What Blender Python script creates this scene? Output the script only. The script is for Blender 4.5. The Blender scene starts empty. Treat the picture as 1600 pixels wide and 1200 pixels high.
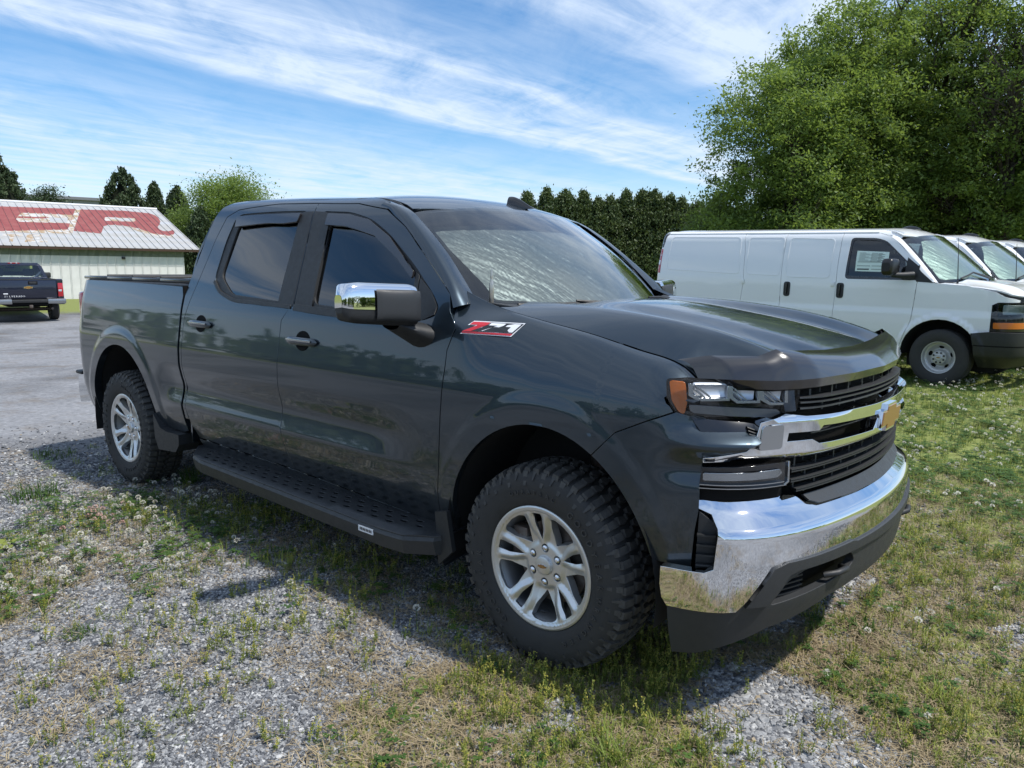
import bpy, bmesh, math, random
import numpy as np
from mathutils import Vector, Matrix
from mathutils.geometry import delaunay_2d_cdt
random.seed(7); rng=np.random.default_rng(7)
S=bpy.context.scene; COL=S.collection
R=math.radians
# ------------------------------------------------------------------ camera
CAM=np.array([1.69762248,-3.11696841,1.54905505]); YAW,PIT,ROL=2.27611165,-0.153463558,0.0105325576
def cam_axes():
    cy,sy=math.cos(YAW),math.sin(YAW)
    f=np.array([cy*math.cos(PIT),sy*math.cos(PIT),math.sin(PIT)])
    r=np.cross(f,[0,0,1.]);r/=np.linalg.norm(r);u=np.cross(r,f)
    return f,r*math.cos(ROL)+u*math.sin(ROL),-r*math.sin(ROL)+u*math.cos(ROL)
_f,_r,_u=cam_axes()
cd=bpy.data.cameras.new('camera');cam=bpy.data.objects.new('camera',cd);COL.objects.link(cam);S.camera=cam
cam.matrix_world=Matrix(((_r[0],_u[0],-_f[0],CAM[0]),(_r[1],_u[1],-_f[1],CAM[1]),(_r[2],_u[2],-_f[2],CAM[2]),(0,0,0,1)))
cd.sensor_width=36;cd.lens=1163.5*36/1600;cd.clip_start=.05;cd.clip_end=3000
# ------------------------------------------------------------------ sun and sky
SUN=Vector((.50,.15,.853)).normalized()
sd=bpy.data.lights.new('sun','SUN');sd.energy=2.7;sd.angle=R(2.2);sd.color=(1,.955,.89)
so=bpy.data.objects.new('sun',sd);COL.objects.link(so);so.rotation_euler=SUN.to_track_quat('Z','Y').to_euler()
W=bpy.data.worlds.new('World');S.world=W;W.use_nodes=True
nt=W.node_tree;nt.nodes.clear()
def nd(nt,t,**k):
    n=nt.nodes.new(t)
    for a,b in k.items():
        if a=='i':
            for kk,v in b.items(): n.inputs[kk].default_value=v
        else: setattr(n,a,b)
    return n
def lk(nt,a,b): nt.links.new(a,b)
def mth(nt,op,a,b=None,c=None):
    n=nt.nodes.new('ShaderNodeMath');n.operation=op
    for i,v in enumerate((a,b,c)):
        if v is None: continue
        if isinstance(v,(int,float)): n.inputs[i].default_value=v
        else: nt.links.new(v,n.inputs[i])
    return n.outputs[0]
def ramp(nt,fac,pts,interp='LINEAR'):
    n=nt.nodes.new('ShaderNodeValToRGB');cr=n.color_ramp;cr.interpolation=interp
    while len(cr.elements)<len(pts): cr.elements.new(.5)
    for e,(p,c) in zip(cr.elements,pts):
        e.position=p;e.color=(c,c,c,1) if isinstance(c,(int,float)) else (*c,1)
    nt.links.new(fac,n.inputs[0]);return n.outputs[0]
def mixc(nt,fac,a,b,mode='MIX'):
    n=nt.nodes.new('ShaderNodeMix');n.data_type='RGBA';n.blend_type=mode
    for s,v in ((0,fac),(6,a),(7,b)):
        if isinstance(v,(int,float)): n.inputs[s].default_value=v
        elif isinstance(v,tuple): n.inputs[s].default_value=(*v,1)
        else: nt.links.new(v,n.inputs[s])
    return n.outputs[2]
sky=nd(nt,'ShaderNodeTexSky',sky_type='NISHITA',sun_disc=False,sun_elevation=math.asin(SUN.z),sun_rotation=math.atan2(SUN.x,SUN.y),altitude=120,air_density=1.0,dust_density=.25,ozone_density=3.0)
tc=nd(nt,'ShaderNodeTexCoord');sp=nd(nt,'ShaderNodeSeparateXYZ');lk(nt,tc.outputs['Generated'],sp.inputs[0])
zc=mth(nt,'MAXIMUM',sp.outputs[2],.03)
px_=mth(nt,'DIVIDE',sp.outputs[0],zc);py_=mth(nt,'DIVIDE',sp.outputs[1],zc)
A_=R(107);ca,sa=math.cos(A_),math.sin(A_)
al=mth(nt,'ADD',mth(nt,'MULTIPLY',px_,ca),mth(nt,'MULTIPLY',py_,sa))
wc=mth(nt,'ADD',mth(nt,'MULTIPLY',px_,-sa),mth(nt,'MULTIPLY',py_,ca))
wp=mth(nt,'ADD',wc,mth(nt,'MULTIPLY',al,.25))
def noise(nt,vec,scale,detail=6,rough=.6,dist=0.):
    n=nd(nt,'ShaderNodeTexNoise',i={'Scale':scale,'Detail':detail,'Roughness':rough,'Distortion':dist});lk(nt,vec,n.inputs['Vector']);return n.outputs['Fac']
cv=nd(nt,'ShaderNodeCombineXYZ');lk(nt,al,cv.inputs[0]);lk(nt,wp,cv.inputs[1])
warp=mth(nt,'MULTIPLY',mth(nt,'SUBTRACT',noise(nt,cv.outputs[0],.55,3,.5),.5),.55)
ws=mth(nt,'ADD',wp,warp)
# broad cirrus bands across the streak direction
band=ramp(nt,mth(nt,'DIVIDE',mth(nt,'ADD',ws,4),16),[(0,.6),(.20,.6),(.30,.95),(.355,.75),(.378,.26),(.398,.32),(.425,.90),(.484,.85),(.497,.14),(.56,.34),(.64,.70),(.8,.65),(1,.6)])
cs=nd(nt,'ShaderNodeCombineXYZ');lk(nt,mth(nt,'MULTIPLY',al,.28),cs.inputs[0]);lk(nt,mth(nt,'MULTIPLY',ws,1.9),cs.inputs[1])
fib=noise(nt,cs.outputs[0],1.3,9,.62,.35)
cs2=nd(nt,'ShaderNodeCombineXYZ');lk(nt,mth(nt,'ADD',mth(nt,'MULTIPLY',al,.5),mth(nt,'MULTIPLY',wp,.9)),cs2.inputs[0]);lk(nt,mth(nt,'SUBTRACT',mth(nt,'MULTIPLY',wp,1.6),mth(nt,'MULTIPLY',al,1.5)),cs2.inputs[1])
fib2=noise(nt,cs2.outputs[0],1.1,9,.66,.5)
fi=ramp(nt,mth(nt,'ADD',mth(nt,'MULTIPLY',fib,.55),mth(nt,'MULTIPLY',fib2,.45)),[(.38,0.),(.48,.45),(.60,1.)])
lowhaze=ramp(nt,sp.outputs[2],[(0,.52),(.05,.27),(.12,.05),(.30,.0)])
den=mth(nt,'MULTIPLY',band,mth(nt,'ADD',mth(nt,'MULTIPLY',fi,.95),.22))
den=mth(nt,'MINIMUM',mth(nt,'ADD',den,lowhaze),.92)
hs=nd(nt,'ShaderNodeHueSaturation',i={'Saturation':1.32});lk(nt,sky.outputs[0],hs.inputs['Color']);bg1=nd(nt,'ShaderNodeBackground');lk(nt,hs.outputs[0],bg1.inputs[0]);bg1.inputs[1].default_value=.088
bg2=nd(nt,'ShaderNodeBackground',i={'Strength':1.0});bg2.inputs[0].default_value=(.43,.50,.60,1)
mx=nd(nt,'ShaderNodeMixShader');lk(nt,den,mx.inputs[0]);lk(nt,bg1.outputs[0],mx.inputs[1]);lk(nt,bg2.outputs[0],mx.inputs[2])
wo=nd(nt,'ShaderNodeOutputWorld');lk(nt,mx.outputs[0],wo.inputs[0])
vs=S.view_settings;vs.view_transform='Standard';vs.look='None';vs.exposure=.90;vs.gamma=1;vs.use_curve_mapping=False
S.cycles.max_bounces=9;S.cycles.transparent_max_bounces=14;S.cycles.glossy_bounces=5;S.cycles.sample_clamp_indirect=6
# ------------------------------------------------------------------ materials
def mat(name,base,rough=.5,metal=0.,coat=0.,coatr=.03,spec=.5,**k):
    m=bpy.data.materials.new(name);m.use_nodes=True;b=m.node_tree.nodes['Principled BSDF']
    b.inputs['Base Color'].default_value=(*base,1);b.inputs['Roughness'].default_value=rough;b.inputs['Metallic'].default_value=metal
    b.inputs['Coat Weight'].default_value=coat;b.inputs['Coat Roughness'].default_value=coatr;b.inputs['Specular IOR Level'].default_value=spec
    for a,v in k.items(): b.inputs[a.replace('_',' ')].default_value=v
    return m
def grain(m,scale=60,amt=.25,bump=0.,bscale=None,col2=None,rr=None,detail=4):
    """noise-modulated base colour, roughness and fine relief in object space"""
    nt=m.node_tree;b=nt.nodes['Principled BSDF'];tc=nd(nt,'ShaderNodeTexCoord')
    n=noise(nt,tc.outputs['Object'],scale,detail,.6)
    base=tuple(b.inputs['Base Color'].default_value)[:3]
    c2=col2 or tuple(c*(1-amt) for c in base)
    c=mixc(nt,ramp(nt,n,[(.3,0.),(.7,1.)]),base,c2);lk(nt,c,b.inputs['Base Color'])
    if rr: lk(nt,ramp(nt,n,[(.3,rr[0]),(.7,rr[1])]),b.inputs['Roughness'])
    if bump:
        n2=noise(nt,tc.outputs['Object'],bscale or scale*4,3,.6);bp=nd(nt,'ShaderNodeBump',i={'Strength':bump,'Distance':.002});lk(nt,n2,bp.inputs['Height']);lk(nt,bp.outputs[0],b.inputs['Normal'])
    return m
def dirty(m,dustcol=(.22,.20,.17),zlo=.30,zhi=.85,amt=.35,scale=9):
    """road dust that gathers on the lower body, with specks"""
    nt=m.node_tree;b=nt.nodes['Principled BSDF'];tc=nd(nt,'ShaderNodeTexCoord');s=nd(nt,'ShaderNodeSeparateXYZ');lk(nt,tc.outputs['Object'],s.inputs[0])
    h=nd(nt,'ShaderNodeMapRange',i={'From Min':zhi,'From Max':zlo});lk(nt,s.outputs[2],h.inputs[0])
    n=noise(nt,tc.outputs['Object'],scale,8,.7);n2=noise(nt,tc.outputs['Object'],240,2,.5)
    f=mth(nt,'MULTIPLY',mth(nt,'MULTIPLY',h.outputs[0],ramp(nt,n,[(.35,.15),(.7,1.)])),amt)
    f=mth(nt,'ADD',f,mth(nt,'MULTIPLY',ramp(nt,n2,[(.73,0.),(.78,1.)]),mth(nt,'MULTIPLY',h.outputs[0],.35)))
    c=mixc(nt,f,tuple(b.inputs['Base Color'].default_value)[:3],dustcol);lk(nt,c,b.inputs['Base Color'])
    lk(nt,mth(nt,'MULTIPLY',mth(nt,'SUBTRACT',1.,mth(nt,'MULTIPLY',f,1.2)),b.inputs['Coat Weight'].default_value),b.inputs['Coat Weight'])
    mt=b.inputs['Metallic'].default_value
    lk(nt,mth(nt,'MULTIPLY',mth(nt,'SUBTRACT',1.,f),mt),b.inputs['Metallic'])
    # faint orange peel in the clear coat
    n3=noise(nt,tc.outputs['Object'],130,2,.5);bp=nd(nt,'ShaderNodeBump',i={'Strength':.012,'Distance':.002});lk(nt,n3,bp.inputs['Height']);lk(nt,bp.outputs[0],b.inputs['Coat Normal'])
    return m
def glass(name,tint,refl_rough=0.,ior=1.5):
    m=bpy.data.materials.new(name);m.use_nodes=True;nt=m.node_tree;nt.nodes.clear()
    t=nd(nt,'ShaderNodeBsdfTransparent');t.inputs[0].default_value=(*tint,1)
    g=nd(nt,'ShaderNodeBsdfGlossy',i={'Roughness':refl_rough});g.inputs[0].default_value=(1,1,1,1)
    fr=nd(nt,'ShaderNodeFresnel',i={'IOR':ior});fa=mth(nt,'MINIMUM',mth(nt,'MULTIPLY',fr.outputs[0],1.7),1.)
    x=nd(nt,'ShaderNodeMixShader');lk(nt,fa,x.inputs[0]);lk(nt,t.outputs[0],x.inputs[1]);lk(nt,g.outputs[0],x.inputs[2])
    o=nd(nt,'ShaderNodeOutputMaterial');lk(nt,x.outputs[0],o.inputs[0]);return m
M={}
M['paint']=dirty(mat('slate_paint',(.026,.040,.053),.34,.75,1.,.015))
M['hoodpaint']=dirty(mat('slate_paint_upper',(.026,.040,.053),.34,.75,1.,.015),zlo=-9,zhi=-8,amt=.1)
M['black']=grain(mat('black_plastic',(.019,.020,.021),.5),40,.08,.25,500,rr=(.45,.58))
M['gloss']=mat('gloss_black',(.010,.010,.011),.12,0,.5)
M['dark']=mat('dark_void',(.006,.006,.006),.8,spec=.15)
M['greyp']=grain(mat('charcoal_plastic',(.030,.032,.034),.5),30,.12,.25,500,rr=(.42,.55))
M['chrome']=mat('chrome',(.80,.81,.82),.035,1.)
M['satin']=mat('satin_chrome',(.45,.46,.47),.22,1.)
M['alloy']=grain(mat('painted_alloy',(.68,.68,.67),.27,.8,.3,.08),25,.06,rr=(.30,.36))
M['alloyd']=mat('alloy_inner',(.20,.20,.20),.45,.7)
M['steel']=grain(mat('steel_parts',(.16,.15,.14),.5,.6),30,.5,col2=(.10,.06,.04))
M['rubber']=grain(mat('tyre_rubber',(.022,.022,.022),.78),22,.3,.5,260,col2=(.040,.038,.035),rr=(.68,.88))
M['tread']=grain(mat('tread_rubber',(.030,.030,.030),.7),30,.3,.5,260,col2=(.075,.070,.062))
M['deflect']=mat('smoked_acrylic',(.016,.014,.014),.22,0,1.,.075)
M['tint']=glass('tinted_glass',(.030,.033,.036))
M['clear']=glass('windscreen_glass',(.53,.57,.56))
M['shade']=mat('silver_sunshade',(.34,.37,.38),.45,.45)
M['dsatin']=mat('dark_satin_trim',(.20,.20,.205),.3,.9)
M['lens']=glass('lamp_lens',(.88,.90,.92),0,1.28)
M['amber']=mat('amber_lens',(.55,.14,.015),.15,0,1.,.02)
M['red']=mat('red_lens',(.40,.010,.015),.18,0,1.,.02)
M['redpaint']=mat('badge_red',(.50,.01,.02),.25,0,.5)
M['whitebadge']=mat('badge_white',(.75,.76,.78),.25,0,.5)
M['gold']=mat('bowtie_gold',(.34,.17,.045),.42,.5,.5)
M['seat']=grain(mat('seat_cloth',(.030,.030,.032),.85),60,.3)
M['dash']=grain(mat('dashboard_plastic',(.045,.045,.047),.7),60,.2)
M['liner']=grain(mat('wheel_well_liner',(.012,.012,.012),.9),20,.3)
M['brass']=mat('antenna_nickel',(.55,.50,.42),.3,.9)
M['silver']=mat('lamp_reflector',(.72,.73,.75),.34,.7)
# ------------------------------------------------------------------ object helpers
def tag(o,label=None,cat=None,group=None,kind=None):
    if label:o['label']=label
    if cat:o['category']=cat
    if group:o['group']=group
    if kind:o['kind']=kind
    return o
def thing(name,label,cat,loc=(0,0,0),rz=0,group=None):
    o=bpy.data.objects.new(name,None);COL.objects.link(o);o.location=loc;o.rotation_euler=(0,0,rz);o.empty_display_size=.2
    return tag(o,label,cat,group)
def mob(name,verts,faces,m,parent=None,smooth=False,mats=None,fm=None):
    me=bpy.data.meshes.new(name);me.from_pydata([tuple(map(float,v)) for v in verts],[],[tuple(int(i) for i in f) for f in faces])
    for x in (mats or [m]): me.materials.append(x)
    if fm is not None: me.polygons.foreach_set('material_index',np.asarray(fm,dtype=np.int32))
    if smooth: me.polygons.foreach_set('use_smooth',[True]*len(me.polygons))
    me.update();o=bpy.data.objects.new(name,me);COL.objects.link(o)
    if parent: o.parent=parent
    return o
def setnormals(o,N):
    me=o.data;me.polygons.foreach_set('use_smooth',[True]*len(me.polygons))
    me.normals_split_custom_set_from_vertices([tuple(map(float,n)) for n in N])
def copy_tree(o,parent=None):
    c=o.copy();COL.objects.link(c);c.parent=parent
    for k in list(o.children): copy_tree(k,c)
    return c
# ---------- smooth 1D interpolation (monotone cubic) ----------
class Pch:
    def __init__(s,x,y):
        x=np.array(x,float);y=np.array(y,float);s.x=x;s.y=y
        h=np.diff(x);d=np.diff(y)/h;m=np.zeros(len(x))
        for i in range(1,len(x)-1):
            if d[i-1]*d[i]>0:
                w1=2*h[i]+h[i-1];w2=h[i]+2*h[i-1];m[i]=(w1+w2)/(w1/d[i-1]+w2/d[i])
        m[0]=d[0];m[-1]=d[-1];s.m=m
    def __call__(s,q):
        q=np.asarray(q,float);i=np.clip(np.searchsorted(s.x,q)-1,0,len(s.x)-2)
        h=s.x[i+1]-s.x[i];t=(q-s.x[i])/h
        tc=np.clip(t,0,1);t2=tc*tc;t3=t2*tc
        r=(2*t3-3*t2+1)*s.y[i]+(t3-2*t2+tc)*h*s.m[i]+(-2*t3+3*t2)*s.y[i+1]+(t3-t2)*h*s.m[i+1]
        return r+np.where(t<0,t*h*s.m[i],0)+np.where(t>1,(t-1)*h*s.m[i+1],0)
def ss(a,b,x):
    t=np.clip((np.asarray(x,float)-a)/(b-a),0,1);return t*t*(3-2*t)
def rs(poly,h,closed=True):
    """resample a polyline at spacing about h, keeping its corners"""
    P=[np.array(p,float) for p in poly];out=[];n=len(P)
    for i in range(n if closed else n-1):
        a,b=P[i],P[(i+1)%n];k=max(1,int(round(np.linalg.norm(b-a)/h)))
        for j in range(k): out.append(a+(b-a)*j/k)
    if not closed: out.append(P[-1])
    return np.array(out)
def rnd(poly,r,k=4):
    """round every corner of a closed polygon by about r"""
    P=[np.array(p[:2],float) for p in poly];out=[];n=len(P)
    for i in range(n):
        a,b,c=P[i-1],P[i],P[(i+1)%n];rr=poly[i][2] if len(poly[i])>2 else r
        la,lc=np.linalg.norm(a-b),np.linalg.norm(c-b);d=min(rr,la*.45,lc*.45)
        if d<1e-4: out.append(b);continue
        p0=b+(a-b)/la*d;p2=b+(c-b)/lc*d
        for t in np.linspace(0,1,k+1): out.append((1-t)**2*p0+2*t*(1-t)*b+t*t*p2)
    return np.array(out)
def inpoly(P,poly):
    x,y=P[:,0],P[:,1];n=len(poly);c=np.zeros(len(P),bool)
    for i in range(n):
        x1,y1=poly[i];x2,y2=poly[i-1]
        if y1==y2: continue
        c^=((y1>y)!=(y2>y))&(x<(x2-x1)*(y-y1)/(y2-y1)+x1)
    return c
def lumpy(P,s,seed):
    g=np.random.default_rng(seed);v=0
    for k in range(5):
        a=g.uniform(0,6.28,3);f=s*1.9**k;v=v+np.sin(f*(P[:,0]*math.cos(a[0])+P[:,1]*math.sin(a[0]))+a[1])*np.sin(f*(P[:,0]*math.cos(a[0]+1.7)+P[:,1]*math.sin(a[0]+1.7))+a[2])*.8**k
    return v/2.2
def fgrad(F,U,V,e=1e-3):
    a=F(U+e,V)-F(U-e,V);b=F(U,V+e)-F(U,V-e);n=np.cross(a,b);return n/(np.linalg.norm(n,axis=1,keepdims=True)+1e-12)
def panel(name,F,outline,m,parent,h=.03,thick=.015,holes=(),centre=(-1.8,0,.9),mir=False,off=0.,back=False,rim=True,asp=1.,extra=None):
    """a sheet on surface F cut to an outline, its edges folded back by thick"""
    O=rs(outline,h);H=[rs(q,h) for q in holes]
    allb=[O]+H;lo=O.min(0);hi=O.max(0)
    gx=np.arange(lo[0]+h/2,hi[0],h);gz=np.arange(lo[1]+h/2,hi[1],h*asp)
    G=np.array([(a+(h/2 if j%2 else 0),b) for j,b in enumerate(gz) for a in gx]) if len(gx) and len(gz) else np.zeros((0,2))
    if len(G):
        k=inpoly(G,O)
        for q in H:k&=~inpoly(G,q)
        G=G[k]
        if len(G):
            B=np.concatenate(allb);d=np.full(len(G),9.)
            for s in range(0,len(B),400): d=np.minimum(d,np.sqrt(((G[:,None]-B[None,s:s+400])**2).sum(2)).min(1))
            G=G[d>h*.45]
        if extra is not None:
            X_=np.asarray(extra,float);kk=inpoly(X_,O)
            for q in H:kk&=~inpoly(X_,q)
            X_=X_[kk]
            if len(X_):
                B=np.concatenate(allb);dd=np.array([np.sqrt(((B-p)**2).sum(1)).min() for p in X_]);X_=X_[dd>.006]
                if len(X_) and len(G):
                    dg=np.array([np.sqrt(((X_-p)**2).sum(1)).min() for p in G]);G=G[dg>.008]
                G=np.concatenate([G,X_])
    V=np.concatenate(allb+[G]);E=[];s=0
    for q in allb:
        n=len(q);E+=[(s+i,s+(i+1)%n) for i in range(n)];s+=n
    r=delaunay_2d_cdt([Vector(v) for v in V],E,[],0,1e-6)
    V2=np.array([tuple(v) for v in r[0]]);T=np.array([t for t in r[2]])
    c=V2[T].mean(1);k=inpoly(c,O)
    for q in H:k&=~inpoly(c,q)
    T=T[k]
    U,Vv=V2[:,0],V2[:,1];P=F(U,Vv);N=fgrad(F,U,Vv)
    sg=np.sign(((P-np.array(centre))*N).sum(1).mean()) or 1
    N*=sg;P=P+N*off
    if mir: P=P*np.array([1,-1,1]);N=N*np.array([1,-1,1])
    tn=np.cross(P[T[:,1]]-P[T[:,0]],P[T[:,2]]-P[T[:,0]]);fl=(tn*N[T].mean(1)).sum(1)<0
    T[fl]=T[fl][:,::-1]
    used=np.zeros(len(P),bool);used[T.ravel()]=True
    faces=[tuple(t) for t in T];VV=[P];NN=[N]
    if rim and thick>0:
        cnt={}
        for a,b,c_ in T:
            for e in ((a,b),(b,c_),(c_,a)): cnt[tuple(sorted(e))]=None if tuple(sorted(e)) in cnt else e
        be=[e for e in cnt.values() if e is not None]
        bv=sorted({i for e in be for i in e});ix={v:i for i,v in enumerate(bv)}
        on=np.zeros((len(bv),3))
        for a,b in be:
            t=P[b]-P[a];o=np.cross(t,N[a]);o/=np.linalg.norm(o)+1e-12
            on[ix[a]]+=o;on[ix[b]]+=o
        on/=np.linalg.norm(on,axis=1,keepdims=True)+1e-12
        b0=len(P);r1=min(.0025,thick*.4);PB=P[bv];NB=N[bv]
        # edge radius: the rim ring sits a little lower and outwards, then the fold
        VV+=[PB-NB*r1+on*r1*.6,PB-NB*thick+on*r1*.6];NN+=[on,on]
        n=len(bv)
        for a,b in be:
            i,j=ix[a],ix[b];faces+=[(b,a,b0+i,b0+j),(b0+j,b0+i,b0+n+i,b0+n+j)]
    VV=np.concatenate(VV);NN=np.concatenate(NN)
    o=mob(name,VV,faces,m,parent);setnormals(o,NN);return o
def both(name,F,outline,m,parent,**k):
    a=panel(name,F,outline,m,parent,mir=True,**k);b=panel(name,F,outline,m,parent,mir=False,**k);return a,b
def box(name,c,s,m,parent=None,bev=.0,rot=None,seg=2):
    bm=bmesh.new();bmesh.ops.create_cube(bm,size=1)
    bmesh.ops.scale(bm,vec=s,verts=bm.verts)
    if bev: bmesh.ops.bevel(bm,geom=bm.edges[:],offset=bev,segments=seg,affect='EDGES',profile=.5,clamp_overlap=True)
    if rot: bmesh.ops.rotate(bm,matrix=rot,verts=bm.verts)
    bmesh.ops.translate(bm,vec=c,verts=bm.verts)
    me=bpy.data.meshes.new(name);bm.to_mesh(me);bm.free();me.materials.append(m)
    o=bpy.data.objects.new(name,me);COL.objects.link(o);o.parent=parent
    if bev: sm(o)
    return o
def sm(o,ang=35):
    me=o.data;me.polygons.foreach_set('use_smooth',[True]*len(me.polygons))
    bm=bmesh.new();bm.from_mesh(me)
    for e in bm.edges:
        e.smooth=not(len(e.link_faces)!=2 or e.calc_face_angle(0)>R(ang))
    bm.to_mesh(me);bm.free();return o
def grid(name,F,nu,nv,m,parent,flip=False,closev=False,smooth=True,ang=40):
    """F(u,v) over the unit square, u and v as arrays"""
    u,v=np.meshgrid(np.linspace(0,1,nu),np.linspace(0,1,nv,endpoint=not closev),indexing='ij')
    P=F(u.ravel(),v.ravel());f=[]
    for i in range(nu-1):
        for j in range(nv if closev else nv-1):
            a,b=i*nv+j,i*nv+(j+1)%nv;q=(a,b,b+nv,a+nv);f.append(q[::-1] if flip else q)
    o=mob(name,P,f,m,parent)
    if smooth: sm(o,ang)
    return o
def tube(name,pts,r,m,parent=None,n=10,cap=True):
    P=[np.array(p,float) for p in pts];V=[];f=[]
    rr=r if hasattr(r,'__len__') else [r]*len(P);prev=None
    for i,p in enumerate(P):
        t=P[min(i+1,len(P)-1)]-P[max(i-1,0)];t/=np.linalg.norm(t)
        a=np.cross(t,[0,0,1.]) if prev is None else prev-t*np.dot(prev,t)
        if np.linalg.norm(a)<1e-3:a=np.cross(t,[0,1.,0])
        a/=np.linalg.norm(a);prev=a;b=np.cross(t,a)
        for k in range(n):
            q=2*math.pi*k/n;V.append(p+(a*math.cos(q)+b*math.sin(q))*rr[i])
    for i in range(len(P)-1):
        for k in range(n): f.append((i*n+k,i*n+(k+1)%n,(i+1)*n+(k+1)%n,(i+1)*n+k))
    if cap: f+=[tuple(range(n))[::-1],tuple((len(P)-1)*n+k for k in range(n))]
    return sm(mob(name,V,f,m,parent),50)
def lathe(name,prof,m,parent,c=(0,0,0),n=64,axis='y',ang=30,closed=False):
    """profile of (radius, axial) turned round the y axis"""
    V=[];f=[];k=len(prof)
    for i in range(n):
        a=2*math.pi*i/n
        for r,y in prof: V.append((c[0]+r*math.cos(a),c[1]+y,c[2]+r*math.sin(a)) if axis=='y' else (c[0]+r*math.cos(a),c[1]+r*math.sin(a),c[2]+y))
    for i in range(n):
        for j in range(k if closed else k-1):
            f.append((i*k+j,i*k+(j+1)%k,((i+1)%n)*k+(j+1)%k,((i+1)%n)*k+j))
    o=mob(name,V,f,m,parent);bm=bmesh.new();bm.from_mesh(o.data);bmesh.ops.recalc_face_normals(bm,faces=bm.faces);bm.to_mesh(o.data);bm.free()
    return sm(o,ang)
def prism(name,poly,F,th,m,parent,ang=30):
    """closed polygon in (u,v), F maps to 3D front, th is the vector to the back"""
    P=np.array([F(u,v) for u,v in poly]);n=len(P);V=np.concatenate([P,P+np.array(th)])
    from mathutils.geometry import tessellate_polygon
    tr=tessellate_polygon([[Vector((u,v,0)) for u,v in poly]])
    f=[tuple(t) for t in tr]+[tuple(i+n for i in t)[::-1] for t in tr]+[(i,(i+1)%n,n+(i+1)%n,n+i) for i in range(n)]
    o=mob(name,V,f,m,parent);bm=bmesh.new();bm.from_mesh(o.data);bmesh.ops.recalc_face_normals(bm,faces=bm.faces);bm.to_mesh(o.data);bm.free()
    return o
# ================================================================== the dark slate pickup
WB=3.745
SEC=Pch([.30,.40,.46,.52,.58,.64,.685,.73,.80,.88,.95,1.03,1.12,1.2,1.28,1.345,1.42,1.5,1.6,1.7,1.78,1.82,1.85,1.875,1.893,1.905],
        [.845,.872,.902,.926,.945,.957,.964,.953,.941,.956,.967,.966,.955,.943,.930,.914,.892,.865,.830,.796,.768,.751,.733,.705,.660,.60])
SECS=Pch([.30,.40,.46,.52,.58,.64,.685,.73,.80,.88,.95,1.03],[.845,.872,.902,.926,.943,.953,.958,.961,.9645,.967,.968,.966])
_pl=[(.10,.97),(.25,.969),(.40,.962),(.52,.945),(.62,.915),(.70,.868),(.765,.80),(.815,.71),(.855,.60),(.887,.46),(.912,.30),(.927,.15),(.932,0),(.927,-.15)]
def _mkplan():
    P=np.array(_pl);n=len(P);out=[]
    for i in range(1,n-2):
        for t in np.linspace(0,1,24,endpoint=False):
            a,b,c,d=P[i-1],P[i],P[i+1],P[i+2]
            out.append(.5*((2*b)+(-a+c)*t+(2*a-5*b+4*c-d)*t*t+(-a+3*b-3*c+d)*t**3))
    out.append(P[n-2]);return np.array(out)
_Q=_mkplan();_S=.25+np.concatenate([[0],np.cumsum(np.linalg.norm(np.diff(_Q,axis=0),axis=1))])
TC=_S[-1]
def plan(t):
    t=np.asarray(t,float)
    def c(t):
        m=t>TC; u=np.where(m,2*TC-t,t)
        x=np.where(u<.25,u,np.interp(u,_S,_Q[:,0]));y=np.where(u<.25,.9695,np.interp(u,_S,_Q[:,1]))
        return x,np.where(m,-y,y)
    e=.012
    x,y=c(t);x1,y1=c(t+e);x0,y0=c(t-e);dx,dy=x1-x0,y1-y0;L=np.hypot(dx,dy)+1e-12
    return x,y,-dy/L,dx/L
def flare(x,z):
    f=0
    for xx,a,b,am in ((x,.50,.56,.006),(x+WB,.525,.59,.009)):
        q=np.sqrt((xx/a)**2+((z-.41)/b)**2)
        f=f+am*(1-ss(1.12,1.23,q))
    return f
def rake(x,z): return .042*ss(-1.15,-2.5,x)*ss(1.30,1.85,z)
def side(t,z):
    t=np.asarray(t,float);z=np.asarray(z,float)
    x,y,nx,ny=plan(t)
    y=y-.085*np.clip((-4.38-x)/.22,0,1.3)**2
    kf=np.maximum(ss(-1.05,-.62,t),ss(-2.95,-3.20,t));lo=SEC(z);lo=np.where(z<.97,lo+(SECS(np.minimum(z,1.))-lo)*kf,lo)
    d=lo-.970+flare(t,z)
    return np.stack([x+nx*d,y+ny*d,z+rake(x,z)+0*x],-1)
def frontsurf(off):
    def F(t,z):
        t=np.asarray(t,float);z=np.asarray(z,float)
        x,y,nx,ny=plan(t);tm=np.where(t>TC,2*TC-t,t)
        l=-.13*ss(.98,1.2,z)*np.sin(np.pi*np.clip((tm-.42)/.75,0,1))**2
        d=(off(z) if callable(off) else off)+l
        return np.stack([x+nx*d,y+ny*d,z+0*x],-1)
    return F
OB=Pch([.20,.30,.40,.46,.60,.68,.708,.716,.740,.76,.80],[.0,.03,.055,.066,.074,.073,.070,.060,.028,.003,-.030])
zsm=Pch([-.58,-.43,-.32,-.11,.11,.325,.44,.504,.545,.60],[1.47,1.415,1.385,1.346,1.31,1.264,1.242,1.218,1.188,1.15])
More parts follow.
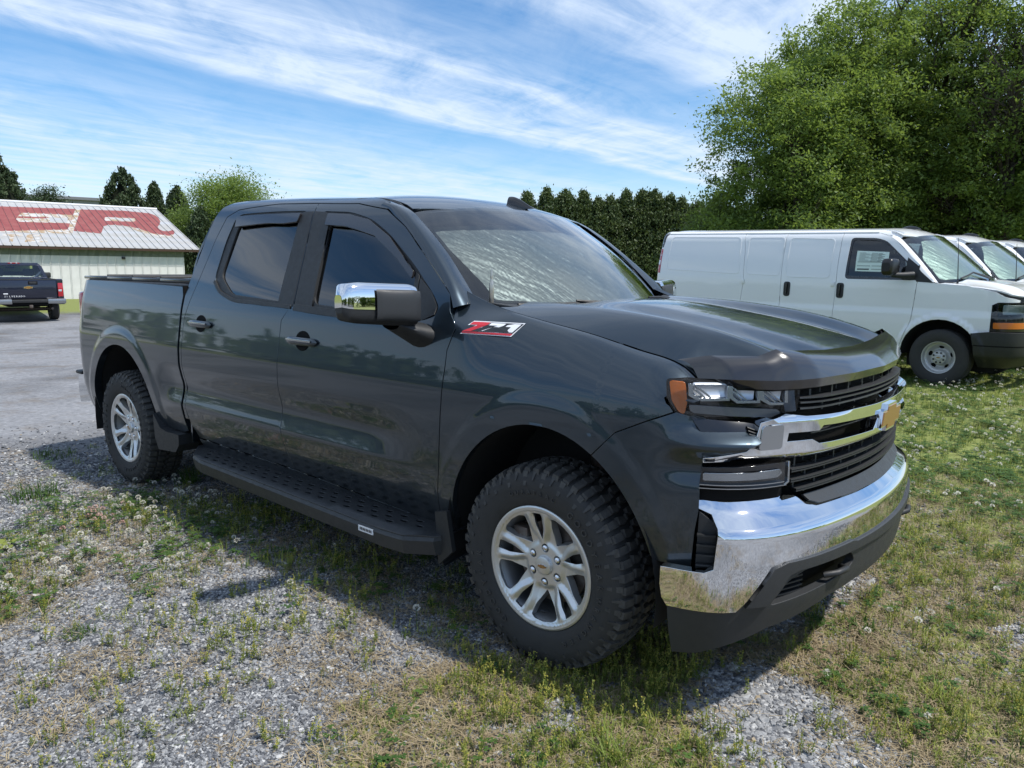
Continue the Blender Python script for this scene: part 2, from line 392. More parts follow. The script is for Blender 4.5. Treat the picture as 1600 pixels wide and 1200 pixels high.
def fend(t,v):
    """fender: body side up to 1.10, then rolling over to the bonnet seam at v = 1.50"""
    t=np.asarray(t,float);v=np.asarray(v,float)
    lo=side(t,np.minimum(v,1.10));P0=side(t,np.full_like(v,1.10)+0*t);Pm=side(t,np.full_like(v,1.09)+0*t)
    s=np.clip((v-1.10)/.40,0,1.02);yb=P0[...,1];zs=zsm(P0[...,0]);sl=(P0[...,1]-Pm[...,1])/.01
    h1=.42*(zs-1.10)
    y=(1-s)**3*yb+3*(1-s)**2*s*(yb+sl*h1)+3*(1-s)*s*s*(.80+.42*(yb-.80))+s**3*.80
    z=(1-s)**3*1.10+3*(1-s)**2*s*(1.10+h1)+3*(1-s)*s*s*(zs-.012)+s**3*zs
    x=P0[...,0]-.0*s
    za=1.10+(zs-1.10)*s;ya=SEC(za)-(SEC(zs)-.80)*ss(.62,1.,s)+flare(P0[...,0],za)*0
    k=ss(-.22,-.46,t);y=y+(ya-y)*k;z=z+(za-z)*k
    up=np.stack([x,y,z],-1);w=(v>1.10)[...,None];return np.where(w,up,lo)
truck=thing('pickup_truck','dark slate crew cab pickup with chrome bumper parked in front on gravel and weeds','pickup truck')
T=truck
CEN=(-1.8,0,.9)
XF=np.array([(cx+a*q*math.cos(w),.41+b*q*math.sin(w)) for cx,a,b in ((0,.50,.56),(-WB,.525,.59)) for q in (1.10,1.122,1.145,1.168,1.19,1.213,1.235) for w in np.linspace(-.2,math.pi+.2,120)])
def arch(cx,a,b,a0,a1,n=30,cz=.41): return [(cx+a*math.cos(t),cz+b*math.sin(t)) for t in np.linspace(R(a0),R(a1),n)]
# ---- body side panels
fo=[(-.585,.40),(-.515,.40)]+arch(0,.50,.56,176,61,26)[0:]+[(.333,.994),(.451,1.05),(.540,1.088),(.512,1.135),(.500,1.18),(.512,1.205),(.540,1.215),(.598,1.225),(.612,1.30),(.602,1.40),(.598,1.50),(-.30,1.50),(-.54,1.50),(-.547,1.487),(-.527,1.409),(-.477,1.34),(-.511,1.227),(-.512,1.14),(-.524,.96),(-.545,.70),(-.57,.55)]
both('fender',fend,fo,M['paint'],T,h=.022,thick=.03,extra=XF)
fd=[(-1.700,.468),(-1.22,.446),(-.84,.425),(-.592,.402),(-.577,.55),(-.552,.70),(-.531,.96),(-.519,1.14),(-.517,1.21),(-.482,1.31),(-.532,1.372),(-.552,1.440),(-.744,1.587),(-.942,1.733),(-1.109,1.820),(-1.35,1.857),(-1.688,1.862),(-1.656,1.36),(-1.70,1.335),(-1.752,1.27),(-1.757,.75),(-1.737,.60)]
Fo=[(-1.600,1.330),(-1.271,1.319),(-.692,1.321),(-.612,1.346),(-.599,1.385),(-.654,1.442),(-.812,1.56),(-1.045,1.708),(-1.207,1.783),(-1.381,1.819),(-1.635,1.825)]
d1=both('front_door',side,fd,M['paint'],T,h=.026,thick=.03,holes=[rnd(Fo,.055,5)],extra=XF)
rd=[(-1.706,.468),(-1.743,.60),(-1.763,.75),(-1.758,1.27),(-1.706,1.33),(-1.668,1.355),(-1.694,1.862),(-2.061,1.859),(-2.451,1.831),(-2.555,1.795),(-2.625,1.67),(-2.705,1.46),(-2.765,1.33),(-2.806,1.22),(-2.816,.90),(-2.812,.70),(-2.785,.58),(-2.745,.485)]
Ro=[(-1.722,1.341),(-2.267,1.355),(-2.443,1.399),(-2.532,1.461),(-2.506,1.652),(-2.452,1.786),(-2.40,1.808),(-2.021,1.821),(-1.735,1.825)]
d2=both('rear_door',side,rd,M['paint'],T,h=.026,thick=.03,holes=[rnd(Ro,.055,5)],extra=XF)
cf=[(-1.109,1.826),(-1.35,1.863),(-1.72,1.868),(-2.06,1.865),(-2.451,1.837),(-2.562,1.799),(-2.631,1.67),(-2.711,1.46),(-2.771,1.33),(-2.812,1.22),(-2.822,.90),(-2.818,.70),(-2.80,.60),(-2.838,.60),(-2.842,1.25),(-2.838,1.38),(-2.80,1.50),(-2.745,1.68),(-2.70,1.80),(-2.66,1.855),(-2.60,1.884),(-2.45,1.893),(-1.32,1.893),(-1.21,1.881),(-1.12,1.862)]
both('cab_frame',side,cf,M['paint'],T,h=.022,thick=.03)
# black surround of the glass, slightly recessed
def rim_off(o): return lambda t,z: side(t,z)+np.array([0,-1.,0])*o
for nm,op,gl,door in (('window_surround',Fo,[(-1.507,1.363),(-1.537,1.760),(-1.364,1.757),(-1.131,1.71),(-.929,1.592),(-.775,1.49),(-.765,1.338),(-1.127,1.349)],d1),
                  ('window_surround',Ro,[(-2.405,1.752),(-2.472,1.478),(-2.31,1.385),(-1.795,1.364),(-1.78,1.772),(-2.083,1.770)],d2)):
    for mir,dd in ((True,door[0]),(False,door[1])):
        s_=panel(nm,rim_off(.006),rnd(op,.05,5),M['black'],T,h=.03,thick=.012,holes=[rnd(gl,.045,5)],mir=mir);s_.parent=dd
        g_=panel('window_glass',rim_off(.016),rnd(op,.05,5),M['tint'],T,h=.06,thick=.0,mir=mir,rim=False);g_.parent=dd
# fixed quarter pane, its division bar, and the belt strips
for mir,dd in ((True,d1[0]),(False,d1[1])):
    q_=panel('division_bar',rim_off(-.001),[(-.792,1.53),(-.768,1.515),(-.742,1.32),(-.772,1.32)],M['black'],T,h=.03,thick=.012,mir=mir);q_.parent=dd
    q_=panel('corner_trim',rim_off(-.001),[(-.757,1.505),(-.735,1.325),(-.690,1.325),(-.622,1.352),(-.612,1.386),(-.664,1.446)],M['black'],T,h=.03,thick=.01,mir=mir);q_.parent=dd
    q_=panel('belt_strip',rim_off(-.006),[(-1.655,1.358),(-1.66,1.326),(-1.271,1.309),(-.73,1.310),(-.73,1.335),(-1.271,1.343)],M['black'],T,h=.04,thick=.014,mir=mir);q_.parent=dd
    q_=panel('rain_visor',rim_off(-.016),rnd([(-1.547,1.812),(-1.372,1.806),(-1.203,1.776),(-1.023,1.692),(-.80,1.535),(-.80,1.505),(-.929,1.592),(-1.133,1.70),(-1.281,1.732),(-1.375,1.748),(-1.548,1.755)],.008),M['deflect'],T,h=.03,thick=.012,mir=mir);q_.parent=dd
for mir,dd in ((True,d2[0]),(False,d2[1])):
    q_=panel('belt_strip',rim_off(-.006),rnd([(-1.69,1.352,0),(-1.688,1.334,0),(-2.267,1.347),(-2.440,1.388),(-2.525,1.446,.01),(-2.515,1.458,.005),(-2.437,1.402),(-2.262,1.364)],.05),M['black'],T,h=.04,thick=.014,mir=mir);q_.parent=dd
    q_=panel('rain_visor',rim_off(-.016),rnd([(-2.421,1.795),(-1.79,1.812),(-1.80,1.768),(-1.93,1.757),(-2.083,1.757),(-2.413,1.738)],.008),M['deflect'],T,h=.03,thick=.012,mir=mir);q_.parent=dd
for mir in (True,False):
    panel('door_pillar_trim',rim_off(-.0025),[(-1.537,1.808),(-1.60,1.820),(-1.684,1.822),(-1.655,1.345),(-1.60,1.343),(-1.505,1.345)],M['black'],T,h=.04,thick=.01,mir=mir)
    panel('door_pillar_trim',rim_off(-.0025),[(-1.697,1.822),(-1.76,1.820),(-1.80,1.812),(-1.81,1.355),(-1.672,1.345)],M['black'],T,h=.04,thick=.01,mir=mir)
# rockers
both('rocker_panel',side,[(-2.76,.475),(-1.722,.461),(-1.22,.439),(-.84,.418),(-.60,.395),(-.60,.30),(-2.76,.33)],M['paint'],T,h=.04,thick=.03)
# ---- front fascia in body colour
def fasc(t,z):
    t=np.asarray(t,float);z=np.asarray(z,float)
    x,y,nx,ny=plan(t);w=1-ss(.42,.80,t)
    d=(np.where(z<.97,SECS(np.minimum(z,1.)),SEC(z))-.970+flare(t,z))*w+(1-w)*(-.012*ss(.80,.56,z))
    d=d+.026*np.exp(-((z-.985)/.032)**2)*ss(.50,.66,t)-.022*np.exp(-((z-1.045)/.03)**2)*ss(.50,.66,t)-.018*np.exp(-((z-.90)/.045)**2)*ss(.45,.6,t)
    l=-.13*ss(.98,1.2,z)*np.sin(np.pi*np.clip((t-.42)/.75,0,1))**2
    return np.stack([x+nx*(d+l),y+ny*(d+l),z+0*x],-1)
fa=arch(0,.50,.56,60.5,17,14)+[(.507,.559),(.622,.560),(.630,.69),(.640,.76),(.640,.848),(.646,.931),(.67,.945),(.785,.985),(.829,1.000),(.838,1.035),(.800,1.046),(.70,1.055),(.601,1.072),(.548,1.084),(.451,1.044),(.333,.988)]
both('front_fascia',fasc,fa,M['paint'],T,h=.018,thick=.03,extra=XF)
# ---- bed
ba=[(-2.868,.51),(-2.95,.490),(-3.15,.490),(-3.20,.53)]+arch(-WB,.525,.59,12,176,34)+[(-4.30,.47),(-4.45,.46),(-4.57,.50),(-4.600,.60),(-4.600,1.40),(-4.58,1.428),(-3.7,1.424),(-2.868,1.412)]
both('bed_side',side,ba,M['paint'],T,h=.026,thick=.05,extra=XF)
for s in (-1,1):
    tube('bed_rail_cap',[(x,s*(.858-.085*max(0,(-4.38-x)/.22)**2*.6),1.422) for x in np.linspace(-4.52,-2.87,12)],.014,M['black'],T,8)
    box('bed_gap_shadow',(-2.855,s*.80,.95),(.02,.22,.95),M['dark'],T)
cov=thing('folding_bed_cover','black folding panel cover closed over the bed of the dark slate pickup','bed cover',(0,0,0))
for i in range(4):
    x1=-2.885-i*.425;box('cover_panel',(x1-.21,0,1.452),(.412,1.70,.022),M['gloss'],cov,.006)
for i in range(3):
    tube('hinge_rib',[(-3.308-i*.425,-.84,1.466),(-3.308-i*.425,.84,1.466)],.012,M['black'],cov,8)
for s in (-1,1): box('cover_rail',(-3.68,s*.834,1.450),(1.60,.03,.030),M['black'],cov,.006)
tg=box('tailgate',(-4.625,0,1.02),(.055,1.50,.80),M['paint'],T,.02);tb=box('tailgate_handle',(-4.66,0,1.30),(.03,.22,.07),M['black'],T,.01);tb.parent=tg
for s in (-1,1):
    tl=box('tail_lamp',(-4.612,s*.832,1.15),(.09,.09,.38),M['red'],T,.022)
    x=box('reversing_lamp',(-4.659,s*.832,1.10),(.006,.07,.09),M['silver'],T,.002);x.parent=tl
rb=grid('rear_bumper',lambda u,v:np.stack([-4.655-.10*np.cos((u-.5)*2.35)+.09*(v-.5)**2*4*0+.02*np.cos(v*math.pi)*0-.02*np.sin(v*math.pi),(u-.5)*1.80,.47+.23*v],-1),25,7,M['chrome'],T)
for s in (-1,1):
    rb=grid('bumper_corner',lambda u,v,s=s:np.stack([-4.655-.10*math.cos(.5*2.35)+(.20*u)-.02*np.sin(v*math.pi)*(1-u),s*(.90+.0*u),.47+.23*v+.03*u*(1-v)],-1),7,7,M['chrome'],T,flip=s>0)
    box('bumper_step_pad',(-4.675,s*.79,.708),(.12,.24,.03),M['black'],T,.012)
    box('bumper_step',(-4.685,s*.82,.53),(.10,.15,.05),M['black'],T,.015)
box('hitch_receiver',(-4.80,0,.45),(.12,.09,.09),M['black'],T,.008)
def ws(u,v):
    q=1-np.abs(u)**2.2
    x=(-.505+.235*q)*(1-v)+(-1.005+.085*q)*v;y=u*(.770*(1-v)+.690*v);z=(1.400-.03*q)*(1-v)+(1.808+.052*q)*v
    b=.022*np.sin(np.pi*v);return np.stack([x+b*.6,y,z+b],-1)
# ---- A pillars and roof
pa=[(-.515,1.385),(-.549,1.440),(-.744,1.592),(-.942,1.738),(-1.04,1.79),(-1.106,1.827),(-1.17,1.842)]
A3=np.array([side(a,b) for a,b in pa]);B3=np.array([ws(1.,v)+np.array([.004,.004,.010]) for v in (-.02,.13,.46,.80,.98)]+[(-1.08,.684,1.846),(-1.16,.672,1.868)])
ua=np.linspace(0,1,len(pa))
def ip(Q,u): return np.stack([Pch(ua,Q[:,k])(u) for k in range(3)],-1)
for s in (-1,1):
    def F(u,v,s=s):
        a,b=ip(A3,u),ip(B3,u);p=a+(b-a)*v[:,None];p=p+np.stack([.016*np.sin(v*math.pi),.020*np.sin(v*math.pi),.006*np.sin(v*math.pi)],-1)
        return p*np.array([1,s,1])
    grid('windscreen_pillar',F,24,9,M['hoodpaint'],T,flip=s<0,ang=60)
def zroof(x,y):
    a=np.abs(y)/.66
    return 1.9365+rake(x,1.9+0*x)*1.0-.0435*a**2.4-.60*np.maximum(0,x+1.33)**2-.35*np.maximum(0,-2.50-x)**2
def roofF(x,y): return np.stack([x,y,zroof(x,y)],-1)
ro=[(-2.735,-.56),(-2.70,-.64),(-2.6,-.66),(-1.25,-.66),(-1.06,-.665),(-1.005,-.68),(-.955,-.45),(-.93,-.2),(-.922,0),(-.93,.2),(-.955,.45),(-1.005,.68),(-1.06,.665),(-1.25,.66),(-2.6,.66),(-2.70,.64),(-2.735,.56)]
panel('roof',roofF,ro,M['hoodpaint'],T,h=.05,thick=.02,centre=(-1.8,0,1))
for s in (-1,1):
    tube('roof_ditch_moulding',[(-1.02,s*.690,1.806),(-1.10,s*.680,1.850),(-1.21,s*.666,1.876)]+[(x,s*.662,1.884+float(rake(x,1.9))) for x in (-1.5,-1.9,-2.3,-2.6)],.009,M['black'],T,6)
cb=panel('cab_back',lambda y,z:np.stack([-2.815+.10*ss(1.55,1.93,z)+.10*np.clip((np.abs(y)-.78)/.17,0,1)**2*0,y,z],-1),[(-.93,.45),(-.93,1.2),(-.90,1.38),(-.83,1.62),(-.76,1.82),(-.66,1.915),(-.4,1.955),(.4,1.955),(.66,1.915),(.76,1.82),(.83,1.62),(.90,1.38),(.93,1.2),(.93,.45)],M['hoodpaint'],T,h=.06,thick=.02,holes=[rnd([(-.66,1.46),(-.60,1.80),(.60,1.80),(.66,1.46)],.05)])
g_=panel('rear_window',lambda y,z:np.stack([-2.80+.10*ss(1.55,1.93,z),y,z],-1),rnd([(-.68,1.44),(-.61,1.82),(.61,1.82),(.68,1.44)],.05),M['tint'],T,h=.1,thick=0,rim=False);g_.parent=cb
# ---- windscreen
panel('windscreen',ws,rnd([(-1,0,.05),(1,0,.05),(1,1,.06),(-1,1,.06)],.05),M['clear'],T,h=.06,thick=0,rim=False,centre=(-1.6,0,1.2))
panel('windscreen_border',lambda u,v:ws(u,v)+np.array([-.004,0,-.006]),rnd([(-1.01,-.01),(1.01,-.01),(1.01,1.01),(-1.01,1.01)],.05),M['gloss'],T,h=.05,thick=0,rim=False,centre=(-1.6,0,1.2),holes=[rnd([(-.955,.055),(.955,.055),(.955,.955),(-.955,.955)],.06)])
panel('shade_band',lambda u,v:ws(u,v)+np.array([-.006,0,-.009]),[(-.955,.80),(.955,.80),(.955,.955),(-.955,.955)],M['tint'],T,h=.1,thick=0,rim=False,centre=(-1.6,0,1.2))
# folded silver sunshade behind the glass
def shade(wsf,outl,name='sunshade',par=T,d=.035,cen=(-1.6,0,1.2)):
    def F(u,v):
        p=wsf(u,v);n=np.array([.55,0,.83]);Q=np.stack([(u+.8*v)*5.5+.25*lumpy(np.stack([u*2,v*2],-1),1.3,5),(u-v)*1.1],-1);w=.0042*lumpy(Q,1.7,8)+.0012*lumpy(Q*2.7,2.0,9)
        return p-n*(d-w)[:,None]
    return panel(name,F,outl,M['shade'],par,h=.012,thick=0,rim=False,centre=cen)
shade(ws,rnd([(-.84,.05),(.93,.04),(.93,.95),(-.88,.95),(-.93,.70)],.05))
# ---- bonnet
zc_=Pch([-.5,0,.35,.6,.78,.9],[1.418,1.392,1.348,1.302,1.254,1.190]);zr_=Pch([-.5,0,.35,.5,.65,.76,.88],[1.413,1.397,1.364,1.338,1.300,1.262,1.20])
def hood(x,y):
    x=np.asarray(x,float);a=np.abs(np.asarray(y,float));c,r=zc_(x),zr_(x);c=c+.020*ss(-.4,0,x)-.030*(a/.45)**2*(a<.9);r=r+.004;v=.5*c+.5*r-.024*ss(-.35,.2,x);s=zsm(np.minimum(x,.56))-.9*np.maximum(0,x-.56)
    z=c+(v-c)*ss(.24,.40,a);z=z+(r-v)*ss(.44,.60,a);z=z+(s-r)*(np.clip((a-.625)/.175,0,1)**1.35)
    return np.stack([x,y+0*x,z],-1)
ho=[(-.345,-.795),(-.30,-.74),(-.325,-.6),(-.27,-.4),(-.235,-.2),(-.225,0)]
ho=ho+[(a,-b) for a,b in ho[-2::-1]]
fr_=[(.555,.793),(.66,.74),(.76,.66),(.83,.55),(.865,.3),(.88,0)];fr_=fr_+[(a,-b) for a,b in fr_[-2::-1]]
panel('bonnet',hood,ho+[(.1,.795),(.4,.794)]+fr_+[(.4,-.794),(.1,-.795)],M['hoodpaint'],T,h=.03,thick=.02,centre=(0,0,0))
for s in (-1,1):
    tube('bonnet_seam_seal',[(x,s*.7985,float(zsm(x))-.012) for x in np.linspace(-.34,.55,16)],.006,M['dark'],T,6)
# cowl and wipers
panel('cowl_cover',lambda x,y:np.stack([x,y,1.372-.02*(y/.75)**2*0+.02*(np.abs(y)/.75)**3-.10*(x+.30)],-1),[(-.46,-.77),(-.20,-.70),(-.10,-.3),(-.08,0),(-.10,.3),(-.20,.70),(-.46,.77),(-.40,.5),(-.34,.2),(-.33,0),(-.34,-.2),(-.40,-.5)],M['black'],T,h=.05,thick=.02,centre=(0,0,0))
for y0,y1 in ((-.62,-.02),(.05,.62)):
    P=[ws(np.array([y/.77]),np.array([-.012+.03*(1-2*abs((y-y0)/(y1-y0)-.5))]))[0]+np.array([.012,0,.012]) for y in np.linspace(y0,y1,9)]
    w_=tube('wiper',P,.008,M['black'],T,6);x=tube('wiper_arm',[P[4]+np.array([0,0,.012]),P[5]*.5+P[6]*.5+np.array([.03,0,.012]),(P[8]+np.array([.10,.05,-.01]))],[.006,.009,.013],M['black'],T,6);x.parent=w_
# ---- bonnet deflector (smoked acrylic)
tp=np.array([(.475,.802,1.246),(.58,.772,1.266),(.715,.690,1.268),(.757,.648,1.292),(.79,.56,1.283),(.808,.3,1.268),(.818,0,1.262)])
cr=np.array([(.562,.815,1.190),(.68,.785,1.194),(.785,.70,1.192),(.838,.625,1.193),(.872,.54,1.194),(.918,.3,1.194),(.940,0,1.194)])
bt=np.array([(.558,.810,1.164),(.675,.770,1.163),(.780,.69,1.160),(.832,.61,1.161),(.864,.53,1.162),(.908,.3,1.163),(.930,0,1.164)])
ud=np.array([0,.16,.42,.48,.60,.82,1.])
def full(Q):
    g=[Pch(ud,Q[:,k]) for k in range(3)];L=lambda k,w:.15*g[k](w)+.85*np.interp(w,ud,Q[:,k])
    return lambda u:np.stack([L(0,1-np.abs(2*u-1)),L(1,1-np.abs(2*u-1))*np.sign(u-.5+1e-9),L(2,1-np.abs(2*u-1))],-1)
ft,fc_,fb_=full(tp),full(cr),full(bt)
def defl(u,v):
    t,c,b=ft(u),fc_(u),fb_(u);s=np.clip(v/.8,0,1)[:,None];k=np.clip((v-.8)/.2,0,1)[:,None]
    p=t+(c-t)*s;p=p+np.array([.008,0,.016])*np.sin(s*math.pi);return p+(b-c)*k*(v>.8)[:,None]
grid('bonnet_deflector',defl,101,16,M['deflect'],T,flip=False,ang=28)
grid('deflector_back',lambda u,v:defl(.04+.92*u,v)-np.array([.012,0,.006]),50,8,M['dark'],T,flip=True,ang=28)
# ---- nose
def lampF(off,fade=0):
    def F(t,z):
        x,y,nx,ny=plan(t);tm=np.where(np.asarray(t)>TC,2*TC-t,t)
        o=off*ss(.52,.60,tm) if fade else off
        d=o-(.078+.10*(z-1.12))*np.sin(np.pi*np.clip((tm-.42)/.75,0,1))**2
        return np.stack([x+nx*d,y+ny*d,np.asarray(z,float)+0*x],-1)
    return F
def sym(h): return list(h)+[(2*TC-a,b) for a,b in h[::-1]]
panel('nose_backing',frontsurf(-.075),[(.60,.30),(2*TC-.60,.30),(2*TC-.60,1.16),(.60,1.16)],M['dark'],T,h=.06,thick=0,rim=False,centre=(0,0,.8))
wing=sym([(.648,.925),(.808,.934),(.974,.930),(1.179,.932),(1.5,.934)])
wingU=[(2*TC-a,b) for a,b in [(.648,.944),(.790,.965),(.818,.985),(.838,1.060),(.945,1.083),(1.017,1.074),(1.297,1.070),(1.5,1.066)]]+[(1.5,1.066),(1.297,1.070),(1.017,1.074),(.945,1.083),(.838,1.060),(.818,.985),(.790,.965),(.648,.944)]
sl=[(.945,1.022),(1.077,1.021),(1.095,1.037),(1.535,1.024),(1.48,.968),(1.08,.975),(1.046,.992),(.94,.992)]
def wingF(t,z):
    x,y,nx,ny=plan(t);tm=np.where(np.asarray(t)>TC,2*TC-t,t);z=np.asarray(z,float)
    d=.012+.022*np.clip((z-.93)/.014,0,1)*np.clip((1.085-z)/.014,0,1)-.040*np.sin(np.pi*np.clip((tm-.42)/.75,0,1))**2
    return np.stack([x+nx*d,y+ny*d,z+0*x],-1)
panel('grille_bar',wingF,wing+wingU,M['chrome'],T,h=.02,thick=.035,holes=[sl,[(2*TC-a,b) for a,b in sl]],centre=(0,0,1))
for q in ([(.845,1.050),(.922,1.052),(.918,.972),(.832,.970)],):
    panel('bar_end_block',wingF,rnd(q,.012),M['satin'],T,h=.02,thick=.01,mir=True,off=.006,centre=(0,0,1));panel('bar_end_block',wingF,rnd(q,.012),M['satin'],T,h=.02,thick=.01,off=.006,centre=(0,0,1))
def strip(name,t0,t1,z,hz,o0,o1,m,parent=T,n=None,slope=0):
    n=n or max(3,int((t1-t0)/.05));F0,F1=frontsurf(o0),frontsurf(o1)
    def F(u,v):
        t=t0+(t1-t0)*u;k=np.round(v*4).astype(int)%4;zz=z+slope*(u-.5)+np.where((k==0)|(k==3),-hz/2,hz/2)
        return np.where(((k<2))[:,None],F1(t,zz),F0(t,zz))
    return grid(name,F,n,4,m,parent,closev=True,smooth=False)
def ribs(zs,t0,t1,dt,sh):
    for z0,z1 in zs[:1]: pass
GR=M['greyp']
for z in (1.128,1.112): strip('grille_slat',1.03,2*TC-1.03,z,.005,-.03,.005,GR,n=26)
strip('grille_slat',1.03,2*TC-1.03,1.092,.006,-.05,.0,GR,n=26)
for k,(z0,z1,sh) in enumerate(((1.128,1.165,0),(1.078,1.112,.06))):
    t=1.06+sh
    while t<2*TC-1.05:
        a=strip('grille_rib',t,t+.008,(z0+z1)/2,z1-z0,-.06,-.016,GR,n=3);t+=.125
LG=[(.962,.919),(.960,.851),(.997,.815),(1.06,.800)]
for z in (.893,.886,.858,.851,.822,.815): strip('grille_slat',(.97 if z>.85 else 1.0),2*TC-(.97 if z>.85 else 1.0),z,.004,-.03,.008,GR,n=28)
for z0,z1,sh in ((.893,.928,.0),(.858,.886,.062),(.822,.851,0.),(.80,.815,.062)):
    t=1.02+sh
    while t<2*TC-1.0: strip('grille_rib',t,t+.008,(z0+z1)/2,z1-z0,-.06,-.012,GR,n=3);t+=.125
for z in (1.005,): 
    for a,b in ((1.08,1.50),(2*TC-1.50,2*TC-1.08)): strip('slot_slat',a,b,z,.004,-.03,-.005,GR,n=8)
# bowtie
def bow(parent,o,ax,up,nrm,w,h,th=.012,name='bowtie_emblem',m=None,mb=None):
    """flat bow tie cross, o its centre"""
    o,ax,up,nrm=[np.array(q,float) for q in (o,ax,up,nrm)]
    def P(sx,sy):
        k=.22
        return [(-.5*sx,-.30*sy),(-.5*sx+.07,.30*sy),(-.21*sx,.30*sy),(-.19*sx,.5*sy),(.24*sx,.5*sy),(.22*sx,.30*sy),(.5*sx,.30*sy),(.5*sx-.07,-.30*sy),(.21*sx,-.30*sy),(.19*sx,-.5*sy),(-.24*sx,-.5*sy),(-.22*sx,-.30*sy)]
    F=lambda d:(lambda u,v:o+ax*u*w+up*v*h+nrm*d)
    a=prism(name,P(1,1),F(th),-nrm*th*1.5,mb or M['chrome'],parent)
    b=prism('emblem_face',P(.92,.82),F(th+.003),-nrm*.003,m or M['gold'],a)
    return a
bow(T,(.966,0,1.002),(0,1,0),(0,0,1),(1,0,0),.27,.102,.012)
box('emblem_mount',(.930,0,1.0),(.06,.26,.085),M['gloss'],T,.01)
# lower grille sill, bumper, valance
panel('bumper_sill',frontsurf(lambda z:-.012+.75*(.80-z)),sym([])+[(1.06,.792),(1.078,.772),(1.122,.757),(1.40,.750),(TC,.749),(2*TC-1.40,.750),(2*TC-1.122,.757),(2*TC-1.078,.772),(2*TC-1.06,.792),(TC,.790)],GR,T,h=.03,thick=.01,centre=(0,0,.7))
bl=[(.634,.795),(.791,.800),(.986,.795),(1.028,.789),(1.058,.770),(1.123,.752),(1.404,.746),(TC,.745)]
bb_=[(.641,.772),(.684,.758),(.698,.723),(.693,.658),(.689,.590),(.664,.574),(.531,.563),(.530,.50),(.538,.455),(.556,.429),(.756,.445),(.778,.473),(.842,.578),(.897,.606),(1.265,.607),(1.30,.598),(TC,.600)]
full_b=bl+[(2*TC-a,b) for a,b in bl[-2::-1]]+[(2*TC-a,b) for a,b in bb_]+bb_[-2::-1]
def OBt(t,z):
    w=1-ss(.70,.50,np.where(t>TC,2*TC-t,t));return w
def bumpF(o=0.):
    def F(t,z):
        x,y,nx,ny=plan(t);tm=np.where(np.asarray(t)>TC,2*TC-t,t);d=OB(z)*(.35+.65*ss(.50,.74,tm))+o-.012*np.exp(-((tm-.70)/.02)**2)*0
        return np.stack([x+nx*d,y+ny*d,np.asarray(z,float)+0*x],-1)
    return F
panel('front_bumper',bumpF(),full_b,M['chrome'],T,h=.016,thick=.04,centre=(0,0,.6))
vb=[(.556,.426),(.562,.34),(.575,.255),(.65,.268),(.869,.365),(1.175,.415),(1.364,.425),(TC,.430)]
vt=[(.55,.455),(.756,.455),(.80,.50),(.842,.585),(.897,.616),(1.265,.618),(TC,.612)]
tow=rnd([(.860,.452),(.925,.531),(.999,.558),(1.290,.552),(1.325,.510),(1.265,.480),(.985,.462)],.02)
panel('lower_valance',bumpF(-.006),vb+[(2*TC-a,b) for a,b in vb[-2::-1]]+[(2*TC-a,b) for a,b in vt]+vt[-2::-1],GR,T,h=.022,thick=.03,holes=[tow,[(2*TC-a,b) for a,b in tow]],centre=(0,0,.6))
panel('valance_lip',bumpF(.010),[(.78,.462),(.858,.590),(.905,.604),(1.265,.604),(1.30,.595),(TC,.597),(2*TC-1.30,.595),(2*TC-1.265,.604),(2*TC-.905,.604),(2*TC-.858,.590),(2*TC-.78,.462),(2*TC-.84,.462),(2*TC-.92,.560),(2*TC-.96,.570),(TC,.560),(.96,.570),(.92,.560),(.84,.462)],GR,T,h=.03,thick=.015,centre=(0,0,.6))
